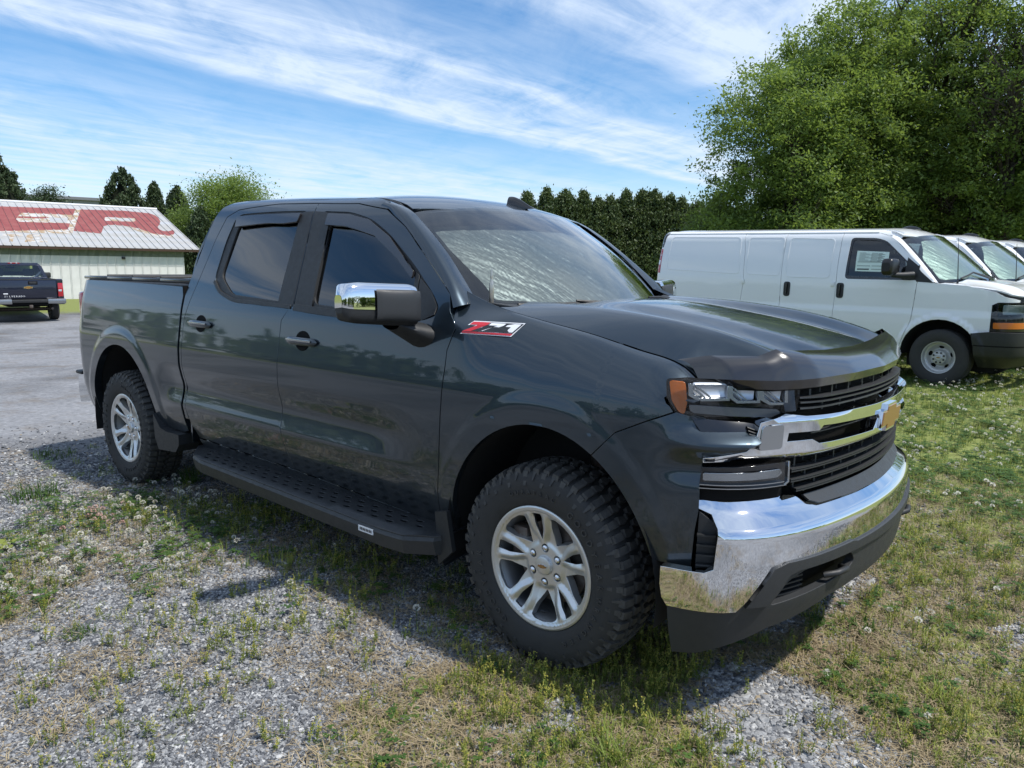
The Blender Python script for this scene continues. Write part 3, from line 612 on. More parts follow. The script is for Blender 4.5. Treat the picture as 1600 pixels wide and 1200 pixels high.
for s in (0,1):
    f=(lambda a:a) if s==0 else (lambda a:2*TC-a)
    tp_=lambda L:[(f(a),b) for a,b in L]
    # tow hook pocket
    panel('hook_pocket',frontsurf(-.02),tp_([(.84,.44),(.92,.57),(1.32,.57),(1.35,.46)]),M['dark'],T,h=.05,thick=0,rim=False,centre=(0,0,.6))
    for i in range(5): strip('pocket_louvre',f(.905) if s==0 else f(1.03),f(1.03) if s==0 else f(.905),.470+i*.017,.006,.0,.035,M['black'],n=4)
    x0=[frontsurf(.05)(np.array([f(1.13)]),np.array([.50]))[0],frontsurf(.085)(np.array([f(1.16)]),np.array([.512]))[0],frontsurf(.085)(np.array([f(1.22)]),np.array([.512]))[0],frontsurf(.05)(np.array([f(1.25)]),np.array([.50]))[0]]
    tube('tow_hook',x0,.012,M['black'],T,8)
    # air vent beside the bumper
    panel('air_vent',frontsurf(.004),tp_([(.645,.762),(.700,.72),(.703,.58),(.64,.555)]),M['black'],T,h=.02,thick=.02,centre=(0,0,.6))
    for i in range(4): strip('vent_slat',min(f(.64),f(.698)),max(f(.64),f(.698)),.585+i*.034,.006,.0,.022,M['black'],n=4)
    # fog lamp box
    fb=panel('fog_lamp_housing',frontsurf(.0),tp_([(.646,.912),(.955,.921),(.957,.853),(.938,.845),(.640,.852)]),M['gloss'],T,h=.03,thick=.03,centre=(0,0,.6))
    x=panel('fog_lamp',frontsurf(.010),rnd(tp_([(.650,.896),(.915,.902),(.925,.890),(.905,.876),(.650,.872)]),.006),M['satin'],T,h=.02,thick=.006,centre=(0,0,.6));x.parent=fb
    x=panel('lamp_glass',frontsurf(.016),rnd(tp_([(.648,.900),(.918,.906),(.928,.890),(.905,.872),(.648,.868)]),.006),M['lens'],T,h=.04,thick=0,rim=False,centre=(0,0,.6));x.parent=fb
    for z_,a,b in ((.858,.640,.935),(.846,.638,.945)):
        x=strip('lamp_trim',min(f(a),f(b)),max(f(a),f(b)),z_,.003,0,.012,M['satin'],n=8);x.parent=fb
    x=panel('lamp_trim',frontsurf(.008),tp_([(.955,.924),(.960,.924),(.962,.853),(.943,.843),(.940,.848),(.957,.856)]),M['satin'],T,h=.02,thick=.01,centre=(0,0,.6));x.parent=fb
    # headlamp
    hz=rnd(tp_([(.512,1.197),(.575,1.200),(.70,1.185),(.802,1.172),(1.023,1.166),(1.011,1.085),(.959,1.080),(.848,1.066),(.69,1.064),(.60,1.066),(.547,1.084),(.516,1.135)]),.012)
    hb=panel('headlamp',lampF(-.034,1),hz,M['gloss'],T,h=.03,thick=-.03,centre=(0,0,.9))
    x=panel('indicator_lens',lampF(-.001),rnd(tp_([(.522,1.190),(.572,1.186),(.582,1.12),(.575,1.080),(.556,1.088),(.533,1.125)]),.008),M['amber'],T,h=.02,thick=.012,centre=(0,0,.9));x.parent=hb
    for a,b,z1,z0 in ((.592,.742,1.178,1.128),(.756,.878,1.168,1.118),(.892,.980,1.160,1.110)):
        def bw(t,z,a=a,b=b,z0=z0,z1=z1):
            tm=np.where(t>TC,2*TC-t,t);q=((tm-a)/(b-a)-.5)*2;r=((z-z0)/(z1-z0)-.5)*2
            return lampF(-.010-.020*np.clip(1-.5*q*q-.5*r*r,0,1))(t,z)
        x=panel('projector_bowl',bw,rnd(tp_([(a+.006,z1-.001),(b-.004,z1-.004),(b-.008,z0+.006),(a+.030,z0+.004),(a+.006,z0+.020)]),.008),M['silver'],T,h=.012,thick=.01,centre=(0,0,.9));x.parent=hb
        x=panel('lamp_bracket',lampF(-.002),tp_([(a-.008,z1+.003),(a+.006,z1+.003),(a+.007,z0+.020),(a+.032,z0+.004),(b-.004,z0+.003),(b-.004,z1-.006),(b+.006,z1-.006),(b+.006,z0-.004),(a+.028,z0-.004),(a-.006,z0+.014)]),M['satin'],T,h=.012,thick=.016,centre=(0,0,.9));x.parent=hb
        for k in range(2):
            o_=.016+.014*k;x=panel('lamp_rib',lampF(-.008),tp_([(a+.010,z0+.018+o_),(a+.014,z0+.020+o_),(a+.030+o_*1.6,z0+.006),(a+.024+o_*1.6,z0+.005)]),M['satin'],T,h=.01,thick=.006,centre=(0,0,.9));x.parent=hb
    x=panel('running_light_bar',lampF(.006),rnd(tp_([(.591,1.112),(.75,1.102),(.942,1.092),(.952,1.080),(.917,1.066),(.75,1.074),(.608,1.086),(.594,1.094)]),.005),M['dsatin'],T,h=.015,thick=.02,centre=(0,0,.9));x.parent=hb
    x=panel('lamp_lens',lampF(.0005),rnd(tp_([(.600,1.106),(.628,1.104),(.628,1.090),(.610,1.090)]),.003),M['lens'],T,h=.02,thick=0,rim=False,centre=(0,0,.9));x.parent=hb
    x=panel('headlamp_lens',lampF(.009),hz,M['lens'],T,h=.03,thick=0,rim=False,centre=(0,0,.9));x.parent=hb
    panel('lamp_spacer',frontsurf(.002),tp_([(.978,1.165),(1.018,1.165),(1.010,1.086),(.968,1.086)]),M['gloss'],T,h=.03,thick=.03,centre=(0,0,.9))
    panel('corner_trim_mesh',frontsurf(-.010),tp_([(.60,1.070),(.80,1.056),(.842,1.050),(.842,.975),(.80,.955),(.66,.930),(.66,1.0)]),M['gloss'],T,h=.03,thick=.02,centre=(0,0,.9))
    for i in range(7): strip('corner_louvre',min(f(.80),f(.835)),max(f(.80),f(.835)),.978+i*.010,.003,-.012,.0,M['black'],n=3,slope=.012)
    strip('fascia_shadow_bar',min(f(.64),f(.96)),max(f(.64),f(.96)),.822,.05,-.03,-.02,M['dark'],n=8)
# ---- mirrors, handles, badge, flaps, steps
def mirror_(s):
    m=thing('x','x','x');bpy.data.objects.remove(m)
    # housing: rounded block swept outwards
    def H(u,v,k=1.0):
        # u along the housing from inner to outer, v round the section
        a=2*math.pi*v;w=.5+.5*np.cos(a);X=np.sign(np.cos(a))*np.abs(np.cos(a))**.55;Zz=np.sign(np.sin(a))*np.abs(np.sin(a))**.55
        e=1-.10*ss(.75,1,u)-.45*ss(.93,1.,u)*ss(.93,1.,u);e=e*(.92+.08*ss(0,.1,u))
        hh=(.088+.004*u)*e;dp=.058*(1-.15*u)*e
        y=1.005+.325*u;x=-.665-.055*u-.0*u;z=1.392+.006*u
        return np.stack([x+X*dp*k,y*s,z+Zz*hh*k*np.where(Zz<0,.93-.22*u,1)-.006*(1-u)*(Zz<0)],-1)
    h=grid('wing_mirror',lambda u,v:H(u,v),22,28,M['black'],T,closev=True,flip=s<0,ang=60)
    # caps at both ends
    def cap(u0,nm):
        P=H(np.full(28,u0),np.arange(28)/28.);mob(nm,P,[tuple(range(28))],M['black'],h)
    cap(0,'mirror_inner_end');cap(1,'mirror_outer_end')
    # chrome skin: top band and outer corner
    def CH(u,v):
        P=H(u,.02+v*.30,1.03);return P
    c=grid('mirror_cap',lambda u,v:H(.02+.98*u,-.005+.525*v,1.035),20,20,M['chrome'],T,flip=s<0,ang=60);c.parent=h
    P=H(np.full(15,1.),-.005+.525*np.linspace(0,1,15),1.035)+np.array([0,s*.002,0]);mob('mirror_cap_end',P,[tuple(range(15))],M['chrome'],c)
    # front black inset covering the inner two thirds of the forward face
    def IN(u,v):
        P=H(.0+.62*u,(v*.2-.1)%1.0,1.0);P[:,0]+=.012+.010*np.sin(math.pi*np.clip(u*1.0,0,1))**.5*np.sin(math.pi*v)**.4;return P
    i=grid('mirror_inset',lambda u,v:IN(u,v),14,14,M['greyp'],T,flip=s<0,ang=60);i.parent=h
    # arm
    a=grid('mirror_arm',lambda u,v:np.stack([-.70+.0*u+(.055+.035*u)*np.cos(2*math.pi*v)*np.where(np.cos(2*math.pi*v)>0,1.,1.)+.015*u,s*(1.085-.155*u+.020*np.sin(2*math.pi*v)*0),1.315-.055*u+(.022+.035*u)*np.sin(2*math.pi*v)],-1),6,16,M['black'],T,closev=True,flip=s>0);a.parent=h
    g=box('mirror_glass',(-.730,s*1.16,1.400),(.004,.22,.12),M['chrome'],T);g.parent=h
for s in (-1,1): mirror_(s)
for mir,(da,db) in ((True,(d1[0],d2[0])),(False,(d1[1],d2[1]))):
    s=-1 if mir else 1
    for x0,z0,dd in ((-1.545,1.176,da),(-2.595,1.205,db)):
        P=side(np.array([x0]),np.array([z0]))[0]
        cu=panel('handle_cup',rim_off(-.0025),rnd([(x0+.0+.062*math.cos(a),z0+.002+.050*math.sin(a)) for a in np.linspace(0,6.28,18,endpoint=False)],.001),M['dark'],T,h=.02,thick=.003,mir=mir);cu.parent=dd
        def HF(u,v,P=P,s=s,x0=x0,z0=z0):
            a=2*math.pi*v;l=(u-.5)*.265;k=np.sqrt(np.clip(1-np.abs(2*u-1)**5,0.02,1))
            return np.stack([x0+l,s*(P[1]+.016+.014*np.cos(a)*k-.008*np.abs(2*u-1)**3),z0+.0215*np.sin(a)*k+0*u],-1)
        hh=grid('door_handle',HF,14,12,M['chrome'] if 0 else M['paint'],T,closev=True,flip=s>0,ang=70);hh.parent=dd
        st=box('handle_strip',(x0,s*(P[1]+.0295),z0+.006),(.21,.003,.011),M['satin'],T,.001);st.parent=dd
    # Z71 badge on the fender
def fy(x,z):
    v=np.linspace(1.10,1.50,120);P=fend(np.full(120,x+.0),v);return float(np.interp(z,P[:,2],P[:,1]))
def badge(s):
    th=(0,-s*.003,0);F=lambda d:(lambda u,v:np.array([u,s*(fy(u,v)+d),v]))
    def sh(L,k=1.):
        if s>0: L=[(a,b) for a,b in L]
        x0=-.437 if s<0 else -.155
        return [(x0+(-s)*(a*.0795+b*.022),1.288+b*.046) for a,b in L]
    edge=[(-.09,-.08),(2.93,-.08),(3.05,1.06),(1.14,1.06),(.10,1.06),(.02,.70),(.50,.70)]
    red=[(.0,0),(2.86,0),(2.89,.16),(.86,.16),(.86,.20),(.48,.20),(1.10,.78),(1.12,1.0),(.14,1.0),(.10,.76),(.62,.76),(.0,.18)]
    S7=[(1.22,1.0),(1.18,.72),(1.62,.72),(.98,.24),(1.42,.24),(2.06,.78),(2.10,1.0)]
    S1=[(2.14,.66),(2.20,.86),(2.56,1.0),(2.98,1.0),(2.84,.24),(2.36,.24),(2.46,.66)]
    o=prism('fender_badge',sh(edge),F(.004),th,M['whitebadge'],T)
    for L,m_ in ((red,'redpaint'),([(.54,.22),(2.88,.22),(3.00,1.0),(1.17,1.0),(1.15,.76)],'gloss')):
        g=prism('badge_character',sh(L),F(.0062),th,M[m_],T);g.parent=o
    for L in ([(1.24,.96),(1.22,.76),(1.70,.76),(1.06,.27),(1.42,.27),(2.02,.78),(2.06,.96)],[(2.18,.70),(2.22,.84),(2.56,.96),(2.93,.96),(2.83,.27),(2.43,.27),(2.50,.70)]):
        g=prism('badge_character',sh(L),F(.008),th,M['whitebadge'],T);g.parent=o
badge(-1);badge(1)
for s in (-1,1):
    mf=panel('front_mud_flap',lambda y,z:np.stack([-.515+.0*y-.05*(z-.4)*0,y*s,z],-1),rnd([(.80,.30),(.975,.275),(.985,.515),(.80,.53)],.02),M['black'],T,h=.06,thick=.012,centre=(2,0,.4))
    prism('flap_edge',[(-.545,.515),(-.475,.530),(-.44,.36),(-.525,.28)],lambda u,v,s=s:np.array([u,s*.985,v]),(0,-s*.022,0),M['black'],T)
    prism('rear_mud_flap',[(-3.245,.58),(-3.235,.42),(-3.19,.345),(-2.95,.365),(-2.90,.42),(-2.90,.485),(-3.05,.482),(-3.15,.495),(-3.20,.54)],lambda u,v,s=s:np.array([u,s*(.975),v]),(0,-s*.14,0),M['black'],T)
# running boards
def step(s):
    r=thing('x','x','x');bpy.data.objects.remove(r)
    o=[(-2.83,.82),(-2.80,.90),(-2.62,1.02),(-2.5,1.04),(-.80,1.075),(-.66,1.07),(-.52,1.015),(-.50,.97),(-.50,.82)]
    holes=[]
    for j,y in enumerate((.910,.956,1.000)):
        for k in range(19):
            x=-2.60+k*.105+(.05 if j==1 else 0)
            if x>-.62-(.1 if j==2 else 0) or (j==2 and x<-2.5): continue
            yy=y+.012*(x+2.6)/2
            holes.append([(x+.026*math.cos(a),yy+.013*math.sin(a)) for a in np.linspace(0,2*math.pi,9)[:-1]])
    top=panel('running_board',lambda x,y:np.stack([x,y,.418-.5*np.maximum(0,y-(1.028+.018*(x+2.5)/2))],-1),o,M['greyp'],T,h=.05,thick=.006,holes=holes,centre=(-1.6,.9,0),mir=s<0)
    # outer fascia
    pts=[(-2.83,.82),(-2.80,.90),(-2.62,1.02),(-2.5,1.04),(-.80,1.075),(-.66,1.07),(-.52,1.015),(-.50,.97)]
    V=[];f=[]
    for x,y in pts:
        zt=.4155-.5*max(0,y-(1.028+.018*(x+2.5)/2));V+=[(x,s*(y-.004),zt),(x,s*(y+.006),zt-.020),(x,s*(y-.01),zt-.085),(x,s*(y-.05),zt-.095)]
    for i in range(len(pts)-1):
        for k in range(3): f.append((i*4+k,i*4+k+1,i*4+k+5,i*4+k+4))
    g=mob('board_fascia',V,f,M['greyp'],top)
    mob('board_underside',[(-2.7,s*.83,.385),(-.55,s*.83,.385),(-.55,s*1.0,.385),(-.8,s*1.07,.385),(-2.5,s*1.03,.385)],[(0,1,2,3,4)],M['dark'],top)
    q=box('board_sticker',(-.90,s*1.0785,.372),(.105,.003,.026),M['whitebadge'],None);q.parent=top
    for i in range(8): k=box('sticker_print',(-.938+i*.011,s*1.0805,.372),(.007,.001,.013),M['gloss'],None);k.parent=top
    tube('board_bracket',[(-2.2,s*.6,.42),(-2.2,s*.95,.37)],.03,M['black'],T,8);tube('board_bracket',[(-1.0,s*.6,.42),(-1.0,s*.95,.37)],.03,M['black'],T,8)
for s in (-1,1): step(s)
# roof fin and short rod antenna
fin=grid('antenna_fin',lambda u,v:np.stack([-1.16+.20*u+.0*v,.20+np.cos(2*math.pi*v)*.026*(1-u*.7)*np.clip(1-0*u,0,1),float(zroof(np.array(-1.05),np.array(.2)))-.005+np.maximum(0,np.sin(2*math.pi*v))*(.075*(1-ss(.05,1,u))**.8)],-1),12,16,M['gloss'],T,closev=True,ang=60)
# bullet-shaped antenna at the cowl corner
lathe('cowl_antenna',[(0,.0),(.0125,.0),(.0125,.006),(.0095,.010),(.011,.014),(.011,.092),(.0085,.104),(.0062,.110),(.0062,.122),(.0060,.132),(.0035,.152),(.0008,.162)],M['brass'],T,(-.446,-.74,1.388),20,'z')
# ---- wheels
def tyre_prof(Rr=.402,w=.27):
    # (radius, axial) outer face at -w/2
    h=w/2
    return [(.2465,-h+.040),(.2465,-h+.022),(.256,-h+.014),(.285,-h+.005),(.325,-h),(.352,-h+.003),(.370,-h+.012),(.383,-h+.026),(Rr-.010,-h+.055),(Rr-.010,h-.055),(.383,h-.026),(.352,h-.003),(.30,h-.006),(.246,h-.04)]
def make_wheel(name,parent,lugs=True):
    w=bpy.data.objects.new(name,None);COL.objects.link(w);w.parent=parent
    ty=lathe('tyre',tyre_prof(),M['rubber'],w,n=96,closed=True,ang=50)
    # tread and shoulder blocks in one mesh
    V=[];f=[]
    def blk(pts,h0,h1,th0):
        # pts: list of (angle, axial); radial from h0 to h1
        n=len(pts);b=len(V)
        for k,(rr,sc) in enumerate(((h0,1.),(h1,.90))):
            ca=sum(p[0] for p in pts)/n;cy=sum(p[1] for p in pts)/n
            for a,y in pts:
                a2=ca+(a-ca)*sc;y2=cy+(y-cy)*sc;q=rr-(th0 if abs(y)>.1 else 0);V.append((q*math.cos(a2),y2,q*math.sin(a2)))
        f.append(tuple(b+n+i for i in range(n)));
        for i in range(n): f.append((b+i,b+(i+1)%n,b+n+(i+1)%n,b+n+i))
    N=52
    for i in range(N):
        a=2*math.pi*i/N;d=2*math.pi/N
        j=.0 if i%2 else .005
        blk([(a+.06*d,-.122+j),(a+.72*d,-.120+j),(a+.74*d,-.074),(a+.10*d,-.070)],.380,.4055,.011)
        blk([(a+.46*d,.122-j),(a+1.1*d,.120-j),(a+1.14*d,.074),(a+.50*d,.070)],.380,.4055,.011)
        blk([(a+.18*d,-.064),(a+.86*d,-.058),(a+.70*d,-.020),(a+.30*d,-.012),(a+.10*d,-.030)],.390,.407,0)
        blk([(a+.66*d,.064),(a+1.30*d,.058),(a+1.20*d,.020),(a+.80*d,.012),(a+.56*d,.034)],.390,.407,0)
        blk([(a+.30*d,-.006),(a+.80*d,-.002),(a+.86*d,.008),(a+.36*d,.006)],.390,.405,0)
    # sidewall lugs: trapezoids standing out of the shoulder
    for i in range(N):
        a=2*math.pi*i/N;d=2*math.pi/N;big=i%2==0
        r0=.330 if big else .352;w0=.34 if big else .16;w1=.62 if big else .42
        b=len(V);P=[(r0,a+.5*d-w0*d*.5,-.1335),(r0,a+.5*d+w0*d*.5,-.1335),(.384,a+.5*d+w1*d*.5,-.113),(.384,a+.5*d-w1*d*.5,-.113)]
        for r,an,y in P: V.append((r*math.cos(an),y+.006,r*math.sin(an)))
        for r,an,y in P:
            q=a+.5*d+(an-a-.5*d)*.85;V.append((r*math.cos(q),y-.0056,r*math.sin(q)))
        f.append((b+4,b+5,b+6,b+7))
        for k in range(4): f.append((b+k,b+(k+1)%4,b+4+(k+1)%4,b+4+k))
    o=mob('tread_blocks',V,f,M['tread'],ty);bm=bmesh.new();bm.from_mesh(o.data);bmesh.ops.recalc_face_normals(bm,faces=bm.faces);bm.to_mesh(o.data);bm.free()
    return w,ty
def disc_face():
    """spoked face: (u,v) = (x,z) plane, y towards the outside negative"""
    tips=[96+k*72 for k in range(5)]
    def F(x,z):
        r=np.hypot(x,z);an=np.degrees(np.arctan2(z,x))
        y=-.112+.034*ss(.225,.07,r)
        y=np.where(r>.222,-.112-.006*ss(.222,.232,r),y)
        # facet each spoke: ridge along its centre line
        best=np.full_like(r,99.)
        for t in tips:
            for o in (-11,11):
                c=t+o*ss(.07,.16,r);d=np.abs((an-c+180)%360-180)*np.pi/180*r
                best=np.minimum(best,d)
        y=y+.6*(np.sqrt(np.minimum(best,.022)**2+.004**2)-.004)*ss(.225,.195,r)*ss(.075,.105,r)
        return np.stack([x,y,z],-1)
    return F,tips
def pol(r,a): return (r*math.cos(R(a)),r*math.sin(R(a)))
def build_rim(w):
    F,tips=disc_face();out=[pol(.232,a) for a in np.linspace(0,360,72,endpoint=False)];H=[]
    for t in tips:
        # narrow window inside the pair
        H.append(rnd([pol(.216,t-5.2),pol(.216,t+5.2),pol(.165,t+6.2),pol(.125,t+3.4),pol(.102,t),pol(.125,t-3.4),pol(.165,t-6.2)],.005))
        c=t+36;H.append(rnd([pol(.208,c-18),pol(.217,c-12),pol(.219,c),pol(.217,c+12),pol(.208,c+18),pol(.165,c+16.5),pol(.130,c+10),pol(.098,c),pol(.130,c-10),pol(.165,c-16.5)],.008))
    for k in range(6):
        a=30+60*k;H.append([(pol(.0695,a)[0]+.0185*math.cos(q),pol(.0695,a)[1]+.0185*math.sin(q)) for q in np.linspace(0,2*math.pi,12,endpoint=False)])
    face=panel('rim',F,out,M['alloy'],w,h=.0065,thick=.034,holes=H,centre=(0,.5,0))
    lathe('rim_lip',[(.228,-.104),(.233,-.1185),(.240,-.120),(.246,-.118),(.2475,-.110),(.247,-.095)],M['alloy'],face,n=96)
    lathe('rim_barrel',[(.243,-.100),(.226,-.085),(.214,-.06),(.205,.0),(.205,.11)],M['alloyd'],face,n=64)
    lathe('brake_disc',[(.0,-.025),(.165,-.025),(.165,.0),(.0,.0)],M['steel'],face,n=48)
    box('brake_caliper',(-.14,-.03,.05),(.08,.07,.15),M['steel'],face,.015)
    lathe('hub_centre',[(.0,-.060),(.085,-.060),(.09,-.05),(.09,-.03)],M['alloyd'],face,n=40)
    for k in range(6):
        a=pol(.0695,30+60*k);lathe('wheel_nut',[(.0,-.084),(.006,-.084),(.0115,-.080),(.0138,-.072),(.0138,-.05)],M['chrome'],face,(a[0],0,a[1]),12)
    lathe('centre_cap',[(.0,-.094),(.028,-.093),(.036,-.090),(.040,-.083),(.040,-.06)],M['alloy'],face,n=40)
    bow(face,(0,-.0945,0),(1,0,0),(0,0,1),(0,-1,0),.044,.016,.0012)
    vx,vz=pol(.188,-84);tube('valve_stem',[(vx,-.07,vz),(vx-.006,-.093,vz+.003),(vx-.018,-.100,vz+.006)],.0045,M['black'],face,6)
w0,ty0=make_wheel('wheel',truck);build_rim(w0)
# raised lettering on the sidewall
def sidewall_text(par,txt,amid,r,hgt,step_):
    fc=bpy.data.curves.new('t','FONT');dg=None
    n=len(txt)
    for i,ch in enumerate(txt):
        if ch==' ': continue
        cu=bpy.data.curves.new('sidewall_letter','FONT');cu.body=ch;cu.size=hgt*1.35;cu.extrude=.0024;cu.align_x='CENTER';cu.resolution_u=2
        ob=bpy.data.objects.new('tmp',cu);COL.objects.link(ob)
        me=bpy.data.meshes.new_from_object(ob.evaluated_get(bpy.context.evaluated_depsgraph_get()));bpy.data.objects.remove(ob)
        a=R(amid+(n-1)/2*step_-i*step_)
        # letter upright direction = radial, reading clockwise seen from outside (-y)
        up=Vector((math.cos(a),0,math.sin(a)));rt=Vector((math.sin(a),0,-math.cos(a)));nn=Vector((0,-1,0))
        M4=Matrix(((rt.x,up.x,nn.x,up.x*r),(rt.y,up.y,nn.y,-.1345),(rt.z,up.z,nn.z,up.z*r),(0,0,0,1)))
        me.transform(M4);me.materials.clear();me.materials.append(M['tread']);o=bpy.data.objects.new('sidewall_letter',me);COL.objects.link(o);o.parent=par
sidewall_text(ty0,'DURATRAC',95,.296,.018,5.6);sidewall_text(ty0,'GOODYEAR',30,.286,.026,8.0);sidewall_text(ty0,'WRANGLER',-34,.286,.022,7.6);sidewall_text(ty0,'GOODYEAR',210,.286,.026,8.0)
def place(w,x,s,turn=0,first=False):
    w.location=(x,s*.836,.402);w.rotation_euler=(0,turn,0 if s<0 else math.pi);return w
place(w0,0,-1)
for x,s,t in ((-WB,-1,.5),(0,1,.9),(-WB,1,1.7)): place(copy_tree(w0,truck),x,s,t)
# ---- wheel wells, chassis
for x0,a,b in ((0,.50,.56),(-WB,.525,.59)):
    for s in (-1,1):
        grid('wheel_well_liner',lambda u,v,x0=x0,a=a,b=b,s=s:np.stack([x0+(a+.012)*np.cos(u*math.pi*1.1-.05*math.pi),s*(.55+.40*v)+0*u,.41+(b+.012)*np.sin(u*math.pi*1.1-.05*math.pi)],-1),24,5,M['liner'],T)
        mob('well_side',[(x0-a-.05,s*.55,.25),(x0+a+.05,s*.55,.25),(x0+a+.05,s*.55,1.0),(x0-a-.05,s*.55,1.0)],[(0,1,2,3)],M['liner'],T)
    tube('axle',[(x0,-.75,.40),(x0,.75,.40)],.045,M['steel'],T,10);
for s in (-1,1):
    box('frame_rail',(-2.0,s*.45,.52),(5.3,.08,.16),M['steel'],T,.01)
    tube('shock_absorber',[(-WB-.15,s*.58,.45),(-WB-.05,s*.55,.95)],.03,M['steel'],T,8);tube('shock_absorber',[(.08,s*.60,.40),(.0,s*.55,.95)],.05,M['steel'],T,8)
box('underbody',(-1.7,0,.62),(2.2,1.60,.16),M['dark'],T);box('engine_bay',(.15,0,.80),(1.1,1.06,.72),M['dark'],T);box('bed_floor',(-3.75,0,.86),(1.7,1.08,.5),M['dark'],T)
tube('exhaust_pipe',[(-1.2,.3,.40),(-3.0,.3,.42),(-4.4,.55,.42)],.035,M['steel'],T,8)
box('transmission',(-.9,0,.42),(1.0,.35,.22),M['steel'],T,.05)
# ---- cabin
cabn=box('cabin_floor',(-1.7,0,.70),(2.2,1.62,.06),M['seat'],T)
for mir in (True,False):
    s=-1 if mir else 1;box('door_inner_trim',(-1.7,s*.86,1.02),(2.1,.06,.60),M['dash'],T,.02)
grid('dashboard',lambda u,v:np.stack([-.50-.30*v-.10*np.sin(v*math.pi/2)*0,(u-.5)*1.5,1.345-.005*v-.28*ss(.7,1,v)-.05*(2*u-1)**4],-1),14,12,M['dash'],T)
def seat(x,y,w=.50):
    q=box('seat_cushion',(x,y,.98),(.50,w,.16),M['seat'],T,.05);b=box('seat_back',(x-.28,y,1.28),(.14,w,.56),M['seat'],q,.05,Matrix.Rotation(R(-14),3,'Y'));h=box('headrest',(x-.37,y,1.64),(.10,.26,.17),M['seat'],q,.04)
seat(-1.35,-.38);seat(-1.35,.38);seat(-2.25,-.38,.6);seat(-2.25,.38,.6)
tw=[( -.86+.07*math.sin(a)*.4,.38+.185*math.cos(a),1.245+.185*math.sin(a)) for a in np.linspace(0,2*math.pi,25)]
tube('steering_wheel',tw,.014,M['dash'],T,8,False)
box('rear_view_mirror',(-.93,0,1.70),(.03,.25,.07),M['black'],T,.015)
box('cabin_headliner',(-1.85,0,1.835),(1.2,1.16,.02),M['dash'],T)
# ================================================================== white cargo vans
M['white']=dirty(mat('white_paint',(.78,.79,.79),.35,0,1.,.03),zlo=.2,zhi=1.0,amt=.12)
M['vglass']=glass('van_side_glass',(.50,.56,.55));M['vclear']=glass('van_windscreen_glass',(.62,.72,.68))
M['steelwhite']=grain(mat('wheel_steel_silver',(.50,.50,.49),.4,.4),20,.1)
M['paper']=mat('sticker_paper',(.62,.74,.66),.7);M['ink']=mat('printed_ink',(.05,.06,.06),.7)
M['handledark']=mat('door_handle_black',(.008,.008,.008),.3)
VS=Pch([.36,.45,.55,.68,.92,1.02,1.10,1.36,1.60,1.85,1.97,2.04,2.075,2.09],[.90,.955,.98,.995,1.002,.988,.986,.975,.935,.865,.825,.77,.71,.66])
def vpl(t):
    t=np.asarray(t,float);P=np.array([(.35,1.0),(.50,.998),(.62,.985),(.73,.945),(.82,.87),(.875,.75),(.91,.55),(.93,.3),(.94,0)])
    S_=np.concatenate([[0],np.cumsum(np.hypot(*np.diff(P,axis=0).T))])+.35
    fx,fy=Pch(S_,P[:,0]),Pch(S_,P[:,1]);TV=S_[-1];m=t>TV;u=np.where(m,2*TV-t,t)
    return np.where(u<.35,u,fx(u)),np.where(u<.35,1.,fy(u))*np.where(m,-1,1),TV
VT=float(vpl(0.)[2])
def vside(t,z,o=0.):
    t=np.asarray(t,float);z=np.asarray(z,float)
    x,y,_=vpl(t);x1,y1,_=vpl(t+.01);x0,y0,_=vpl(t-.01);L=np.hypot(x1-x0,y1-y0);nx,ny=-(y1-y0)/L,(x1-x0)/L
    q=np.hypot(x,z-.39)/1.;q2=np.hypot(x+3.43,z-.39);fl=.022*(1-ss(.53,.575,np.minimum(q,q2)))
    d=VS(z)-1+o+fl;cr=.12*np.clip((-4.78-x)/.12,0,1)**2
    return np.stack([x+nx*d,y*(1-0*cr)+ny*d-cr,z+.022*np.maximum(0,-x-.6)*ss(1.2,2.0,z)],-1)
van=thing('cargo_van','white cargo van nearest the pickup with a window sticker and its whole side in view','van',(-.21,9.02,.06),R(-10.1),'white cargo vans parked side by side')
V_=van;VC=(-2,0,1)
def vb(name,F,o,m,**k): k.setdefault('h',.05);k.setdefault('thick',.015);k.setdefault('centre',VC);return both(name,F,o,m,V_,**k)
def vo(o): return lambda t,z:vside(t,z,o)
def varch(cx,a0,a1,n=16,r=.515): return [(cx+r*math.cos(q),.39+r*math.sin(q)*1.0) for q in np.linspace(R(a0),R(a1),n)]
qr=vb('rear_quarter_panel',vside,[(-4.87,.50),(-3.95,.45)]+varch(-3.43,174,4)+[(-2.91,.45),(-3.085,.45)][:1]+[(-3.075,.95),(-3.035,1.33),(-3.085,1.75),(-3.165,2.045),(-4.72,2.045),(-4.80,1.95),(-4.885,1.35)],M['white'])
sr=vb('side_door',vside,[(-2.905,.45),(-2.37,.45),(-2.362,.95),(-2.37,1.35),(-2.41,2.045),(-3.157,2.045),(-3.077,1.75),(-3.027,1.33),(-3.067,.95),(-3.077,.46)],M['white'])
sf=vb('side_door',vside,[(-2.362,.45),(-1.50,.45),(-1.492,.83),(-1.482,1.355),(-1.512,2.04),(-2.402,2.045),(-2.362,1.35),(-2.354,.95)],M['white'])
vw=[(-1.358,1.392),(-1.368,1.972),(-.99,1.965),(-.85,1.924),(-.66,1.768),(-.375,1.528),(-.385,1.392)]
fdv=vb('front_door',vside,[(-1.492,.45),(-.53,.45),(-.49,.56),(-.383,.865),(-.355,1.357),(-.348,1.60),(-.50,1.73),(-.72,1.925),(-.86,2.0),(-1.0,2.035),(-1.504,2.035),(-1.474,1.355),(-1.484,.83)],M['white'],holes=[rnd(vw,.06,5)])
